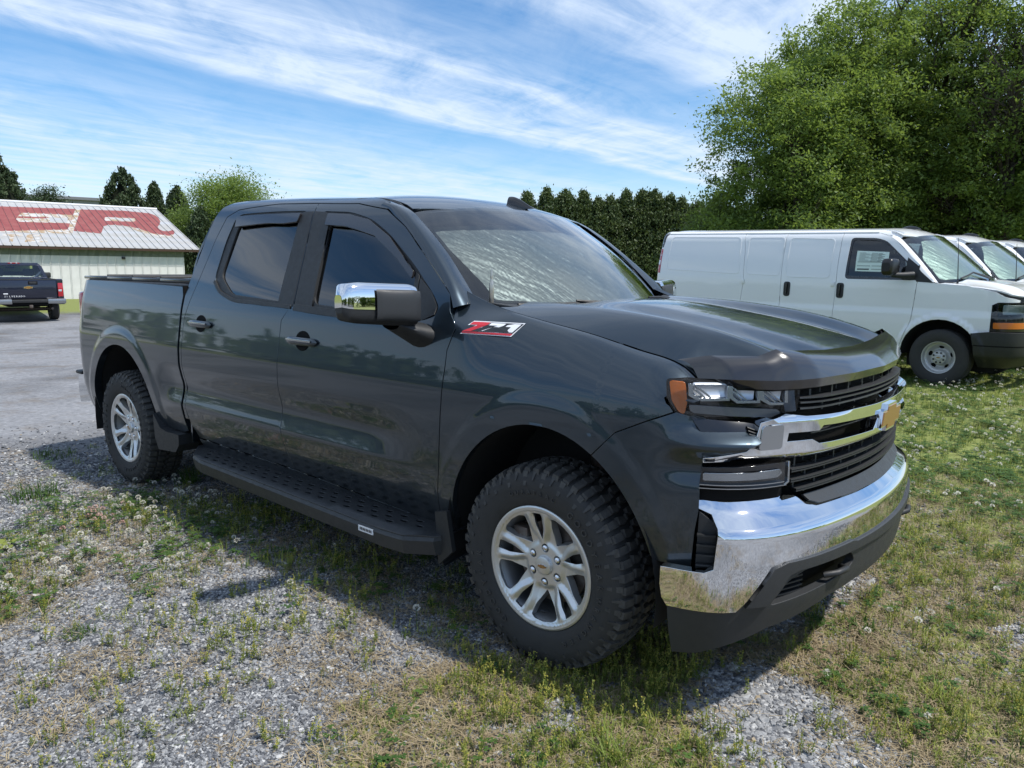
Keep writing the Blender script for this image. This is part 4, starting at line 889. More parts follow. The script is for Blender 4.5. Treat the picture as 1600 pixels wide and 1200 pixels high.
fn=vb('front_fender',vside,[(-.522,.45)]+varch(0,172,24,14,.50)+[(.46,.60),(.47,.74),(.575,.755),(.575,1.10),(.64,1.135),(.90,1.14),(.905,1.165),(.72,1.20),(.60,1.262),(.253,1.335),(-.184,1.362),(-.345,1.372),(-.347,1.357),(-.375,.865),(-.482,.56)],M['white'],h=.04)
for (d,L) in ((qr,[(-4.64,1.487),(-4.634,2.0),(-3.20,1.99),(-3.123,1.433)]),(sr,[(-3.003,1.434),(-3.055,1.985),(-2.412,1.985),(-2.40,1.419)]),(sf,[(-2.295,1.406),(-2.325,1.98),(-1.60,1.96),(-1.59,1.398)])):
    for mir,dd in ((True,d[0]),(False,d[1])):
        o=rnd(L,.07,5);c=o.mean(0);i=c+(o-c)*np.array([.975,.955])
        q=panel('pressed_bead',vo(.004),o,M['white'],V_,h=.05,thick=.006,holes=[i],mir=mir,centre=VC);q.parent=dd
for mir,dd in ((True,fdv[0]),(False,fdv[1])):
    q=panel('window_seal',vo(-.004),rnd(vw,.06,5),M['gloss'],V_,h=.05,thick=.01,mir=mir,centre=VC,holes=[rnd([(-1.325,1.425),(-1.335,1.942),(-.985,1.932),(-.865,1.895),(-.60,1.70),(-.515,1.62),(-.52,1.425)],.05,5)]);q.parent=dd
    q=panel('window_glass',vo(-.014),rnd(vw,.06,5),M['vglass'],V_,h=.1,thick=0,rim=False,mir=mir,centre=VC);q.parent=dd
    s=-1 if mir else 1
    q=panel('quarter_trim',vo(.002),[(-.345,1.375),(-.347,1.60),(-.365,1.585),(-.52,1.70),(-.53,1.395),(-.375,1.395),(-.36,1.375),(-.15,1.368),(-.345,1.530)],M['black'],V_,h=.05,thick=.006,mir=mir,centre=VC);q.parent=dd
    q=panel('corner_patch',vo(.0025),[(-.345,1.376),(-.175,1.366),(-.345,1.535)],M['black'],V_,h=.05,thick=.006,mir=mir,centre=VC)
    for x0,dq in ((-2.25,(sf[0] if mir else sf[1])),(-1.405,dd)):
        q=panel('door_handle',vo(.010),rnd([(x0-.055,1.335),(x0+.05,1.335),(x0+.05,1.12),(x0-.05,1.12)],.04,5),M['handledark'],V_,h=.03,thick=.012,mir=mir,centre=VC);q.parent=dq
        g=tube('handle_pull',[vside(np.array([x0]),np.array([z]))[0]*np.array([1,s,1])+np.array([0,s*.022,0]) for z in (1.15,1.18,1.28,1.31)],.011,M['gloss'],V_,8);g.parent=dq
    for x0,z0 in ((-1.523,1.315),(-3.035,1.33)):
        P=vside(np.array([x0]),np.array([z0]))[0];box('door_hinge',(P[0],s*(P[1]+.008),z0),(.05,.022,.07),M['white'],V_,.004)
    # lamps and bumper ends
    f=(lambda a:a) if mir else (lambda a:2*VT-a)
    tq=lambda L:[(f(a),b) for a,b in L]
    hl=panel('headlamp',vo(-.006),rnd(tq([(.583,1.10),(.645,1.128),(1.02,1.12),(1.03,.985),(.590,.965)]),.02),M['dark'],V_,h=.04,thick=.02,centre=VC)
    q=panel('lamp_reflector',vo(-.002),rnd(tq([(.70,1.105),(1.0,1.105),(1.0,1.0),(.70,.985)]),.02),M['silver'],V_,h=.03,thick=.01,centre=VC);q.parent=hl
    q=panel('lamp_glass',vo(.012),rnd(tq([(.583,1.10),(.645,1.13),(1.02,1.12),(1.03,.985),(.590,.965)]),.02),M['vglass'],V_,h=.04,thick=0,rim=False,centre=VC);q.parent=hl
    gb=panel('lamp_surround',vo(-.010),tq([(.578,1.12),(1.06,1.14),(1.06,.76),(.580,.755)]),M['gloss'],V_,h=.05,thick=.02,centre=VC)
    q=panel('indicator_lens',vo(.006),rnd(tq([(.61,.88),(1.02,.885),(1.02,.812),(.615,.805)]),.012),M['amber'],V_,h=.04,thick=.016,centre=VC);q.parent=gb
    # arch flare bead
    tl=panel('tail_lamp',vo(.004),[(-4.875,1.43),(-4.885,1.60),(-4.86,1.80),(-4.775,1.79),(-4.765,1.43)],M['red'],V_,h=.05,thick=.02,mir=mir,centre=VC)
    q=panel('reversing_lamp',vo(.007),[(-4.885,1.56),(-4.882,1.625),(-4.785,1.62),(-4.78,1.555)],M['silver'],V_,h=.05,thick=.006,mir=mir,centre=VC);q.parent=tl
    panel('rear_pillar_trim',vo(.003),[(-4.88,1.82),(-4.875,2.03),(-4.80,2.07),(-4.745,2.07),(-4.785,1.82)],M['gloss'],V_,h=.05,thick=.01,mir=mir,centre=VC)
    # mirror
    H=lambda u,v,s=s:np.stack([-.60+.075*np.sign(np.cos(6.283*v))*np.abs(np.cos(6.283*v))**.5*(1-.25*(2*u-1)**6)-.02*u,s*(1.10+.24*u),1.565+.115*np.sign(np.sin(6.283*v))*np.abs(np.sin(6.283*v))**.5*(1-.5*(2*u-1)**8)],-1)
    mr=grid('wing_mirror',H,12,20,M['handledark'],V_,closev=True,flip=s<0,ang=60)
    for u0 in (0.,1.): mob('mirror_end',H(np.full(20,u0),np.arange(20)/20.),[tuple(range(20))],M['handledark'],mr)
    q=tube('mirror_arm',[(-.60,s*1.20,1.462),(-.50,s*1.10,1.455),(-.40,s*.99,1.465)],[.035,.045,.05],M['black'],V_,10);q.parent=mr
vb('sill_panel',vside,[(-2.90,.445),(-.53,.445),(-.53,.37),(-2.90,.37)],M['white'])
bmp=panel('front_bumper',lambda t,z:vside(t,z,.055-.5*np.maximum(0,.45-z)),[(.392,.735),(.58,.762),(1.1,.762),(2*VT-1.1,.762),(2*VT-.58,.762),(2*VT-.392,.735),(2*VT-.43,.56),(2*VT-.445,.29),(VT,.30),(.445,.29),(.43,.56)],M['black'],V_,h=.04,thick=.03,centre=VC)
q=panel('bumper_groove',lambda t,z:vside(t,z,.058),[(.43,.590),(VT,.598),(2*VT-.43,.590),(2*VT-.43,.578),(VT,.585),(.43,.578)],M['dark'],V_,h=.04,thick=.003,centre=VC);q.parent=bmp
panel('front_grille',vo(-.02),[(1.05,1.12),(2*VT-1.05,1.12),(2*VT-1.05,.765),(1.05,.765)],M['dark'],V_,h=.06,thick=.02,centre=VC)
for z in (.84,.90,.96,1.02,1.08): panel('grille_slat',vo(-.004),[(1.07,z),(2*VT-1.07,z),(2*VT-1.07,z+.018),(1.07,z+.018)],M['greyp'],V_,h=.06,thick=.03,centre=VC)
bow(V_,(.935,0,.97),(0,1,0),(0,0,1),(1,0,0),.24,.085,.02)
# roof, bonnet, windscreen, rear
def vroof(x,y): return np.stack([x,y,2.09+.04*(1-(np.abs(y)/.68)**2.2)+.022*np.maximum(0,-x-.6)-.75*np.maximum(0,x+1.0)**2-.8*np.maximum(0,-4.6-x)**2],-1)
panel('roof',vroof,[(-4.84,-.6),(-4.78,-.68),(-1.0,-.68),(-.80,-.70),(-.68,-.735),(-.59,-.45),(-.54,0),(-.59,.45),(-.68,.735),(-.80,.70),(-1.0,.68),(-4.78,.68),(-4.84,.6)],M['white'],V_,h=.12,thick=.02,centre=VC)
vb('roof_side',vside,[(-4.80,2.052),(-3.16,2.052),(-1.0,2.042),(-.86,2.008),(-.80,2.0),(-.85,2.06),(-1.0,2.088),(-4.76,2.088),(-4.83,2.07)],M['white'],h=.03)
for s in (-1,1): tube('drip_rail',[tuple(vside(np.array([x]),np.array([2.045]))[0]*np.array([1,s,1])+np.array([0,s*.006,0])) for x in np.linspace(-4.78,-1.0,8)],.008,M['white'],V_,6)
def vws(u,v):
    q=1-np.abs(u)**2.2
    return np.stack([(-.10+.30*q)*(1-v)+(-.70+.16*q)*v,u*(.925*(1-v)+.735*v),(1.362+.03*q)*(1-v)+(1.955+.07*q)*v+.02*np.sin(np.pi*v)],-1)
panel('windscreen',vws,rnd([(-1,0,.05),(1,0,.05),(1,1,.05),(-1,1,.05)],.05),M['vclear'],V_,h=.08,thick=0,rim=False,centre=VC)
shade(vws,rnd([(-.90,.10),(.93,.10),(.93,.93),(-.60,.93),(-.90,.55)],.05),par=V_,d=.04,cen=VC)
panel('windscreen_border',lambda u,v:vws(u,v)-np.array([.004,0,.006]),[(-1.01,-.02),(1.01,-.02),(1.01,1.01),(-1.01,1.01)],M['gloss'],V_,h=.08,thick=0,rim=False,centre=VC,holes=[rnd([(-.955,.06),(.955,.06),(.955,.955),(-.955,.955)],.06)])
for s in (-1,1):
    A_3=np.array([vside(np.array([a]),np.array([b]))[0] for a,b in ((-.18,1.366),(-.345,1.54),(-.50,1.732),(-.72,1.927),(-.86,2.003))]);B_3=np.array([vws(1.,v) for v in (-.01,.26,.55,.88,1.02)]);uv_=np.linspace(0,1,5)
    def F(u,v,s=s):
        a=np.stack([Pch(uv_,A_3[:,k])(u) for k in range(3)],-1);b=np.stack([Pch(uv_,B_3[:,k])(u) for k in range(3)],-1)
        return (a+(b-a)*v[:,None]+.012*np.sin(v*math.pi)[:,None])*np.array([1,s,1])
    grid('windscreen_pillar',F,16,6,M['white'],V_,flip=s<0,ang=60)
    mob('pillar_top',[(-.86,s*.79,2.003),(-.72,s*.748,1.958),(-.69,s*.73,1.985),(-.69,s*.69,2.045),(-.80,s*.68,2.075),(-1.0,s*.67,2.10),(-1.0,s*.70,2.085)],[(0,1,2,3,4,5,6)],M['white'],V_)
def vhood(x,y):
    a=np.abs(y);e=Pch([-.35,-.1,.25,.6,.72,.80,.90],[1.372,1.368,1.345,1.285,1.235,1.185,1.13])(x)
    return np.stack([x,y,e+.045*(1-ss(.45,.80,a))+.012*ss(.3,.42,a)*(1-ss(.5,.6,a))-.02*ss(.85,.94,a)],-1)
vh=[(-.15,-.93),(.25,-.925),(.50,-.90),(.62,-.86),(.72,-.78),(.80,-.6),(.86,-.3),(.88,0)]
panel('bonnet',vhood,vh+[(a,-b) for a,b in vh[-2::-1]]+[(.0,.7),(.14,.4),(.18,0),(.14,-.4),(.0,-.7)],M['white'],V_,h=.06,thick=.02,centre=(0,0,0))
panel('cowl_cover',lambda x,y:np.stack([x,y,1.375+0*x-.05*(x-.1)],-1),[(-.14,-.92),(.02,-.7),(.16,-.4),(.20,0),(.16,.4),(.02,.7),(-.14,.92),(-.05,.7),(.08,.3),(.12,0),(.08,-.3),(-.05,-.7)],M['greyp'],V_,h=.06,thick=.01,centre=(0,0,0))
for y0,y1 in ((-.62,.0),(.12,.72)):
    P=[vws(np.array([y/.9]),np.array([.04+.10*(1-abs(2*(y-y0)/(y1-y0)-1))]))[0]+np.array([.02,0,.02]) for y in np.linspace(y0,y1,9)]
    w_=tube('wiper',P,.011,M['black'],V_,6);x=tube('wiper_arm',[P[4],P[7]+np.array([.05,.02,-.03])],.011,M['black'],V_,6);x.parent=w_
tube('mast_antenna',[(.10,-.84,1.36),(.10,-.84,1.40),(.06,-.84,1.95)],[.016,.007,.003],M['black'],V_,6)
grid('roof_antenna',lambda u,v:np.stack([-1.02+.26*u,-.0+np.cos(6.283*v)*.04*(1-u*.6),2.118+np.maximum(0,np.sin(6.283*v))*.055*np.sin(np.pi*np.clip(u*.8+.18,0,1))**.8],-1),12,14,M['gloss'],V_,closev=True,ang=60)
bk=panel('rear_door',lambda y,z:np.stack([-4.90+.05*np.abs(y)**3+0*z,y,z],-1),rnd([(-.90,.5),(.90,.5),(.88,1.4),(.74,2.05),(.5,2.19),(-.5,2.19),(-.74,2.05),(-.88,1.4)],.05),M['white'],V_,h=.15,thick=.03,centre=VC)
box('rear_bumper',(-4.95,0,.52),(.16,1.9,.20),M['black'],V_,.03)
# wheels
def van_wheel():
    w=bpy.data.objects.new('wheel',None);COL.objects.link(w);w.parent=V_
    lathe('tyre',[(.205,-.085),(.215,-.105),(.25,-.120),(.32,-.122),(.355,-.110),(.372,-.095),(.376,-.06),(.3765,-.055),(.3725,-.052),(.3725,-.046),(.3765,-.043),(.3765,0),(.3765,.06),(.37,.10),(.32,.12),(.25,.12),(.205,.10)],M['rubber'],w,n=64,closed=True,ang=40)
    hol=[rnd([pol(.150,a-15),pol(.158,a),pol(.150,a+15),pol(.122,a+13),pol(.116,a),pol(.122,a-13)],.010) for a in range(18,378,72)][:5]
    f=panel('rim',lambda x,z:np.stack([x,-.065+.06*ss(.06,.12,np.hypot(x,z))-.055*ss(.12,.19,np.hypot(x,z)),z],-1),[pol(.196,a) for a in np.linspace(0,360,48,endpoint=False)],M['steelwhite'],w,h=.02,thick=.012,holes=hol,centre=(0,.5,0))
    lathe('rim_lip',[(.190,-.055),(.198,-.090),(.204,-.105),(.212,-.108),(.217,-.100),(.212,-.085),(.205,-.06),(.2,.06)],M['steelwhite'],f,n=64)
    lathe('brake_drum',[(0,.0),(.19,.0),(.19,.05)],M['dark'],f,n=32)
    lathe('hub_cover',[(0,-.098),(.038,-.097),(.05,-.088),(.085,-.084),(.092,-.074),(.094,-.05)],M['steelwhite'],f,n=40)
    for k in range(8):
        a=pol(.068,k*45+22);lathe('wheel_nut',[(0,-.098),(.010,-.098),(.013,-.090),(.013,-.08)],M['black'],f,(a[0],0,a[1]),10)
    bow(f,(0,-.099,0),(1,0,0),(0,0,1),(0,-1,0),.05,.018,.001)
    return w
vw0=van_wheel();vw0.location=(0,-.865,.38)
for x,s in ((-3.43,-1),(0,1),(-3.43,1)):
    c=copy_tree(vw0,V_);c.location=(x,s*.865,.38);c.rotation_euler=(0,.4+x,0 if s<0 else math.pi)
for x0 in (0,-3.43):
    for s in (-1,1):
        grid('wheel_well_liner',lambda u,v,x0=x0,s=s:np.stack([x0+.505*np.cos(u*math.pi),s*(.6+.385*v),.39+.505*np.sin(u*math.pi)],-1),16,3,M['liner'],V_)
        mob('well_side',[(x0-.55,s*.6,.2),(x0+.55,s*.6,.2),(x0+.55,s*.6,1.0),(x0-.55,s*.6,1.0)],[(0,1,2,3)],M['liner'],V_)
box('underbody',(-2.1,0,.50),(4.6,1.16,.20),M['dark'],V_);box('cargo_floor',(-3.2,0,.64),(3.2,1.9,.04),M['dash'],V_);box('cargo_bulkhead',(-1.6,0,1.25),(.03,1.6,1.1),M['dash'],V_)
grid('dashboard',lambda u,v:np.stack([-.05-.30*v,(u-.5)*1.75,1.355-.25*ss(.7,1,v)],-1),10,8,M['dash'],V_)
for y in (-.45,.45):
    q=box('seat_cushion',(-1.0,y,.95),(.5,.5,.18),M['seat'],V_,.05);b=box('seat_back',(-1.25,y,1.30),(.14,.5,.62),M['seat'],q,.05);h=box('headrest',(-1.28,y,1.70),(.10,.28,.18),M['seat'],q,.04)
tube('steering_wheel',[(-.55+.05*math.sin(a),.45+.19*math.cos(a),1.32+.19*math.sin(a)) for a in np.linspace(0,6.283,21)],.015,M['dash'],V_,6,False)
box('rear_view_mirror',(-.55,0,1.82),(.03,.24,.07),M['black'],V_,.012)
st=panel('price_sticker',vo(-.009),[(-1.245,1.786),(-.79,1.772),(-.765,1.498),(-1.225,1.503)],M['paper'],V_,h=.1,thick=.001,rim=False,mir=True,centre=VC);st.parent=fdv[0]
# printed lines on the window sticker
def stl(a0,a1,z,h):
    q=panel('printed_line',vo(-.0075),[(a0,z),(a1,z),(a1,z+h),(a0,z+h)],M['ink'],V_,h=.2,thick=0,rim=False,mir=True,centre=VC);q.parent=st
for i in range(9): stl(-1.20,-1.20+.09+.05*((i*7)%3),1.755-i*.014,.004);stl(-1.03,-1.03+.09+.04*((i*5)%3),1.752-i*.014,.004);stl(-.93,-.93+.05+.04*((i*3)%2),1.750-i*.014,.004)
stl(-1.21,-.80,1.628,.006);stl(-1.21,-1.02,1.575,.006);stl(-1.0,-.80,1.575,.006);stl(-1.20,-1.03,1.523,.018);stl(-1.0,-.85,1.53,.006);stl(-.84,-.80,1.525,.02)
def lab(o,s): o['label']=s
v2=copy_tree(van);v2.location=(.12,11.65,.06);lab(v2,'white cargo van in the middle of the row, only its cab showing past the nearest')
v3=copy_tree(van);v3.location=(.45,14.35,.06);lab(v3,'farthest white cargo van, just its roof edge and windscreen showing at the picture edge')
for vv in (v2,v3):
    for ch in list(vv.children_recursive):
        if ch.name.startswith(('printed_line','price_sticker')): bpy.data.objects.remove(ch)
# ================================================================== navy pickup by the barn
M['navy']=mat('navy_paint',(.010,.013,.030),.3,.4,1.,.02);M['bumpgrey']=mat('bumper_bright',(.30,.31,.32),.3,.8);M['lglass']=glass('cab_glass',(.75,.85,.80))
def ground_at(px,D):
    o,f,r=CAM,_f,_r;d=_f*1163.5+_r*(px-800)+_u*(600-420);d=d/np.dot(d,_f)*D;return (o+d)[:2]
c2=ground_at(42,23.6);nv=thing('pickup_truck','navy pickup seen from behind, parked on the gravel in front of the long barn','pickup truck',(c2[0],c2[1],-.30),R(171.6))
def nb(n,c,s,m,bev=.01,par=None): return box(n,c,s,M[m] if isinstance(m,str) else m,par or nv,bev)
t_=nb('tailgate',(.06,0,1.04),(.05,1.56,.60),'navy',.02);nb('tailgate_cap',(.06,0,1.352),(.07,1.56,.03),'black',.01,t_)
nb('tailgate_handle',(.03,-.13,1.245),(.02,.20,.07),'black',.006,t_);nb('handle_recess',(.033,-.13,1.245),(.006,.26,.11),'dark',.002,t_)
bow(t_,(.035,0,1.10),(0,-1,0),(0,0,1),(-1,0,0),.26,.09,.004)
for i in range(9):
    cu=bpy.data.curves.new('x','FONT');cu.body='SILVERADO'[i];cu.size=.075;cu.extrude=.002;cu.resolution_u=1;ob=bpy.data.objects.new('x',cu);COL.objects.link(ob)
    me=bpy.data.meshes.new_from_object(ob.evaluated_get(bpy.context.evaluated_depsgraph_get()));bpy.data.objects.remove(ob);me.transform(Matrix(((0,0,-1,.033),(-1,0,0,.66-i*.062),(0,1,0,.80),(0,0,0,1))));me.materials.clear();me.materials.append(M['whitebadge'])
    o=bpy.data.objects.new('tailgate_letter',me);COL.objects.link(o);o.parent=t_
nb('badge_bar',(.034,.62,.905),(.004,.12,.03),'whitebadge',.001,t_)
for s in (-1,1):
    prism('bed_side',[(.04,.55),(.04,1.33),(.10,1.37),(2.35,1.37),(2.35,.55),(1.65,.55),(1.60,.80),(1.45,.92),(1.20,.96),(.95,.92),(.80,.80),(.75,.55)],lambda u,v,s=s:np.array([u,s*(.98-.05*max(0,v-.9)),v]),(0,-s*.16,0),M['navy'],nv)
    tl=nb('tail_lamp',(.045,s*.885,1.02),(.07,.15,.44),'red',.02);nb('reversing_lamp',(.006,s*.87,1.0),(.006,.09,.06),'silver',.002,tl)
    nb('bumper_end',(-.06,s*.74,.66),(.16,.52,.16),'bumpgrey',.03)
    w=bpy.data.objects.new('wheel',None);COL.objects.link(w);w.parent=nv;w.location=(1.20,s*.84,.38)
    lathe('tyre',[(.22,-.12),(.30,-.13),(.36,-.12),(.385,-.08),(.385,.08),(.36,.12),(.30,.13),(.22,.12)],M['rubber'],w,n=40,closed=True);lathe('rim',[(0,-.07),(.16,-.09),(.22,-.11),(.22,.1)],M['alloy'],w,n=32)
    w.rotation_euler=(0,0,0 if s<0 else math.pi)
    w=copy_tree(w,nv);w.location=(4.75,s*.84,.38)
    mm=nb('wing_mirror',(3.55,s*1.12,1.45),(.10,.24,.20),'black',.04)
    prism('cab_side',[(2.40,.50),(2.40,1.36),(2.52,1.80),(2.75,1.86),(3.35,1.86),(4.0,1.42),(5.5,1.32),(5.6,.60),(5.25,.55),(4.75,.95),(4.25,.55)],lambda u,v,s=s:np.array([u,s*(.98-.42*max(0,v-1.3)),v]),(0,-s*.10,0),M['navy'],nv)
nb('bumper_step_pad',(-.06,0,.67),(.18,.98,.10),'black',.02);nb('bumper_centre',(-.03,0,.60),(.14,1.1,.12),'dark',.01);nb('step_plate',(-.13,.0,.69),(.04,.60,.03),'greyp',.008);nb('hitch_receiver',(-.06,-.02,.50),(.10,.10,.10),'steel',.01)
nb('cab_back',(2.42,0,.95),(.05,1.86,.86),'navy');prism('cab_roof_rear',[(-.95,1.35),(-.90,1.38),(.90,1.38),(.95,1.35),(.80,1.80),(.72,1.875),(-.72,1.875),(-.80,1.80)],lambda u,v:np.array([2.40+.25*max(0,v-1.35),u,v]),(.0,0,0),M['navy'],nv) if 0 else None
panel('cab_rear_frame',lambda y,z:np.stack([2.41+.28*np.maximum(0,z-1.36),y,z],-1),rnd([(-.95,1.34),(.95,1.34),(.80,1.78),(.70,1.875),(-.70,1.875),(-.80,1.78)],.05),M['navy'],nv,h=.15,thick=.04,centre=(4,0,1),holes=[rnd([(-.82,1.40),(.82,1.40),(.70,1.79),(-.70,1.79)],.06)])
panel('rear_window',lambda y,z:np.stack([2.43+.28*np.maximum(0,z-1.36),y,z],-1),[(-.86,1.38),(.86,1.38),(.72,1.82),(-.72,1.82)],M['lglass'],nv,h=.3,thick=0,rim=False,centre=(4,0,1))
panel('windscreen',lambda y,z:np.stack([4.0-1.35*(z-1.42),y,z],-1),[(-.88,1.42),(.88,1.42),(.70,1.84),(-.70,1.84)],M['lglass'],nv,h=.3,thick=0,rim=False,centre=(2,0,1))
nb('cab_roof',(2.98,0,1.868),(.85,1.42,.03),'navy',.014);nb('brake_lamp',(2.54,.0,1.865),(.03,.34,.03),'red',.005)
for y in (-.06,.06): nb('cargo_lamp',(2.525,y*1.3,1.865),(.01,.05,.024),'silver',.002)
for y in (-.45,.45): nb('headrest',(2.85,y,1.55),(.12,.34,.26),'seat',.05)
nb('rear_view_mirror',(3.40,0,1.72),(.03,.26,.07),'black',.01);nb('bonnet',(4.8,0,1.34),(1.4,1.7,.05),'navy',.02);nb('engine_bay',(4.7,0,.95),(1.2,1.2,.7),'dark',0);nb('underbody',(1.9,0,.55),(3.6,1.1,.12),'dark',0);nb('bed_floor',(1.2,0,.72),(2.3,1.6,.05),'dark',0)
tube('rear_axle',[(1.2,-.7,.36),(1.2,.7,.36)],.06,M['steel'],nv,8);tube('exhaust_pipe',[(.6,-.55,.42),(.02,-.62,.42)],.04,M['steel'],nv,8)
# ================================================================== barn with the painted roof
def barn():
    O=np.array([-34.3,14.85,0.]);U=np.array([-.19,-.98,0]);U/=np.linalg.norm(U);Vb=np.array([-.98,.19,0]);Vb/=np.linalg.norm(Vb)
    b=thing('barn','long low barn with faded red and tan lettering on its pale metal roof','barn',tuple(O))
    wall=grain(mat('barn_siding_white',(.70,.70,.68),.7),2.5,.16,.2,60,detail=6);grn=grain(mat('barn_green_band',(.17,.20,.16),.8),3,.3)
    roofm=grain(mat('barn_roof_tin',(.52,.53,.54),.45,.25),1.4,.22,.2,40,rr=(.35,.6),col2=(.40,.38,.34))
    redm=grain(mat('faded_red_paint',(.21,.038,.040),.75),2.2,.3,col2=(.27,.085,.075),detail=8)
    tanm=bpy.data.materials.new('worn_tan_paint');tanm.use_nodes=True;nt=tanm.node_tree;bs=nt.nodes['Principled BSDF'];tcn=nd(nt,'ShaderNodeTexCoord')
    n=noise(nt,tcn.outputs['Object'],2.4,9,.75);lk(nt,mixc(nt,ramp(nt,n,[(.45,0.),(.56,1.)]),(.33,.235,.135),(.50,.50,.49)),bs.inputs['Base Color']);bs.inputs['Roughness'].default_value=.7
    trim=mat('barn_trim',(.10,.055,.045),.7)
    X=lambda u,v,z:O*0+U*u+Vb*v+np.array([0,0,z])
    Ln=34.
    H0,H1,D=2.35,4.65,7.64
    mob('gable_wall',[X(.3,.3,-.4),X(.3,2*D-.3,-.4),X(.3,2*D-.3,H0-.06),X(.3,D,H1-.14),X(.3,.3,H0-.06)],[(0,1,2,3,4)],wall,b)
    mob('core',[X(.34,.36,-.4),X(Ln-.3,.36,-.4),X(Ln-.3,.36,H0-.05),X(.34,.36,H0-.05)],[(0,1,2,3)],mat('barn_frame',(.2,.2,.19),.8),b)
    # wall sheets: one mesh shared by all, each a part
    def sheet(w,z0,z1,m):
        V=[];f=[]
        xs=[0,.03,.05,w-.012,w-.006];ys=[-.022,-.022,0,0,.01]
        for x_,y_ in zip(xs,ys):
            for z_ in (z0,z1): V.append(tuple(U*x_+Vb*y_+np.array([0,0,z_])))
        for i in range(4): f.append((2*i,2*i+2,2*i+3,2*i+1))
        me=bpy.data.meshes.new('wall_sheet');me.from_pydata(V,[],f);me.materials.append(m);return me
    wl=.375;mw=sheet(wl,-.35,1.93,wall);mg=sheet(wl,1.935,2.30,grn)
    for i in range(int(33.4/wl)):
        for me,nm in ((mw,'wall_sheet'),(mg,'band_sheet')):
            o=bpy.data.objects.new(nm,me);COL.objects.link(o);o.parent=b;o.location=tuple(U*(.3+i*wl)+Vb*(.30+random.uniform(-.006,.006)))
    # roof sheets with standing seams
    S_=Vb*D+np.array([0,0,H1-H0]);SL=np.linalg.norm(S_);S_/=SL;Nn=np.cross(U,S_);Nn=Nn if Nn[2]>0 else -Nn
    rp=lambda u,s,h=0.:U*u+S_*s+Nn*h+np.array([0,0,H0])
    wr=.32;V=[];f=[]
    for x_,h_ in ((0,.0),(.0,.035),(.03,.035),(.03,.0),(wr-.006,.0)):
        for s_ in (-.12,SL+.02): V.append(tuple(U*x_+S_*s_+Nn*h_+np.array([0,0,H0])))
    for i in range(4): f.append((2*i,2*i+1,2*i+3,2*i+2))
    me=bpy.data.meshes.new('roof_sheet');me.from_pydata(V,[],f);me.materials.append(roofm)
    for i in range(int(Ln/wr)):
        o=bpy.data.objects.new('roof_sheet',me);COL.objects.link(o);o.parent=b;o.location=tuple(U*(-.35+i*wr))
    S2=Vb*D-np.array([0,0,H1-H0]);mob('rear_roof_slope',[X(-.35,D,H1),X(Ln,D,H1),X(Ln,2*D+.2,H0-.05),X(-.35,2*D+.2,H0-.05)],[(0,1,2,3)],roofm,b)
    mob('eave_board',[rp(-.36,-.13,-.01),rp(Ln,-.13,-.01),rp(Ln,-.13,-.12),rp(-.36,-.13,-.12)],[(0,1,2,3)],trim,b)
    mob('verge_board',[rp(-.36,-.13,.03),rp(-.36,SL,.03),rp(-.36,SL,-.12),rp(-.36,-.13,-.12)],[(0,1,2,3)],mat('verge_white',(.6,.6,.58),.6),b)
    tube('ridge_cap',[X(-.36,D,H1+.03),X(Ln,D,H1+.03)],.07,mat('ridge_white',(.62,.63,.64),.5),b,8)
    box('soffit_lamp',tuple(X(3.0,.22,1.86)),(.18,.12,.12),M['black'],b,.02)
    L=dict(E_red=[(12.5,6.2),(9.5,6.75),(7.11,6.9),(3.81,7.15),(4.82,2.85),(7.57,2.16),(9.8,2.2),(11.8,3.4)],E_tan=[(6.74,4.28),(6.47,5.45),(6.29,5.77),(4.16,5.77),(4.55,4.05),(6.64,3.97)],E_tongue=[(6.55,5.02),(5.3,5.1),(5.42,4.81),(6.63,4.67)],E_white=[(5.27,5.11),(4.46,5.07),(4.68,4.09),(5.36,4.21)],
    E_shadow=[(3.8,7.15),(3.58,7.09),(4.73,2.23),(4.97,2.12),(9.8,1.95),(9.8,2.2),(7.57,2.16),(4.82,2.85)],
    R_red=[(3.58,7.09),(1.5,7.3),(0.25,6.99),(0.06,6.55),(0.02,6.07),(0.12,5.29),(.32,4.6),(0.54,4.12),(.60,3.6),(0.50,3.24),(.25,3.22),(-0.04,3.5),(-0.06,3.2),(.10,2.7),(0.44,2.31),(.8,2.35),(1.11,2.65),(1.63,3.59),(2.08,3.97),(2.65,4.11),(2.9,4.0),(3.11,3.79),(3.51,2.31),(4.62,2.63)],
    R_hole=[(2.72,5.63),(1.29,5.7),(1.33,5.25),(1.5,4.92),(2.87,4.88)],R_hole2=[(2.5,5.5),(1.5,5.55),(1.52,5.05),(2.0,5.0)],
    R_shadow=[(2.06,3.87),(1.57,3.5),(1.11,2.65),(0.44,2.31),(0.13,2.68),(0.30,2.10),(0.99,2.0),(1.53,2.59)],
    T1=[(7.52,1.66),(6.76,1.71),(6.8,1.4),(7.55,1.36)],T2=[(7.26,1.36),(7.12,1.36),(7.27,.49),(7.4,.47)],
    E2=[(6.59,1.73),(5.97,1.75),(6.03,1.45),(6.38,1.46),(6.41,1.28),(6.11,1.2),(6.16,.96),(6.47,.98),(6.51,.8),(5.93,.78),(5.96,.52),(6.83,.48)],L0=[(9.3,1.7),(8.9,1.7),(8.95,.8),(8.0,.8),(8.05,.48),(9.4,.48)])
    sm_={'E_tan':tanm,'E_tongue':redm,'E_white':roofm,'E_shadow':tanm,'E_red':redm,'R_red':redm,'R_hole':tanm,'R_hole2':roofm,'R_shadow':tanm}
    hh={'E_red':.037,'E_shadow':.036,'E_tan':.039,'E_tongue':.041,'E_white':.041,'R_red':.038,'R_hole':.040,'R_hole2':.042,'R_shadow':.040}
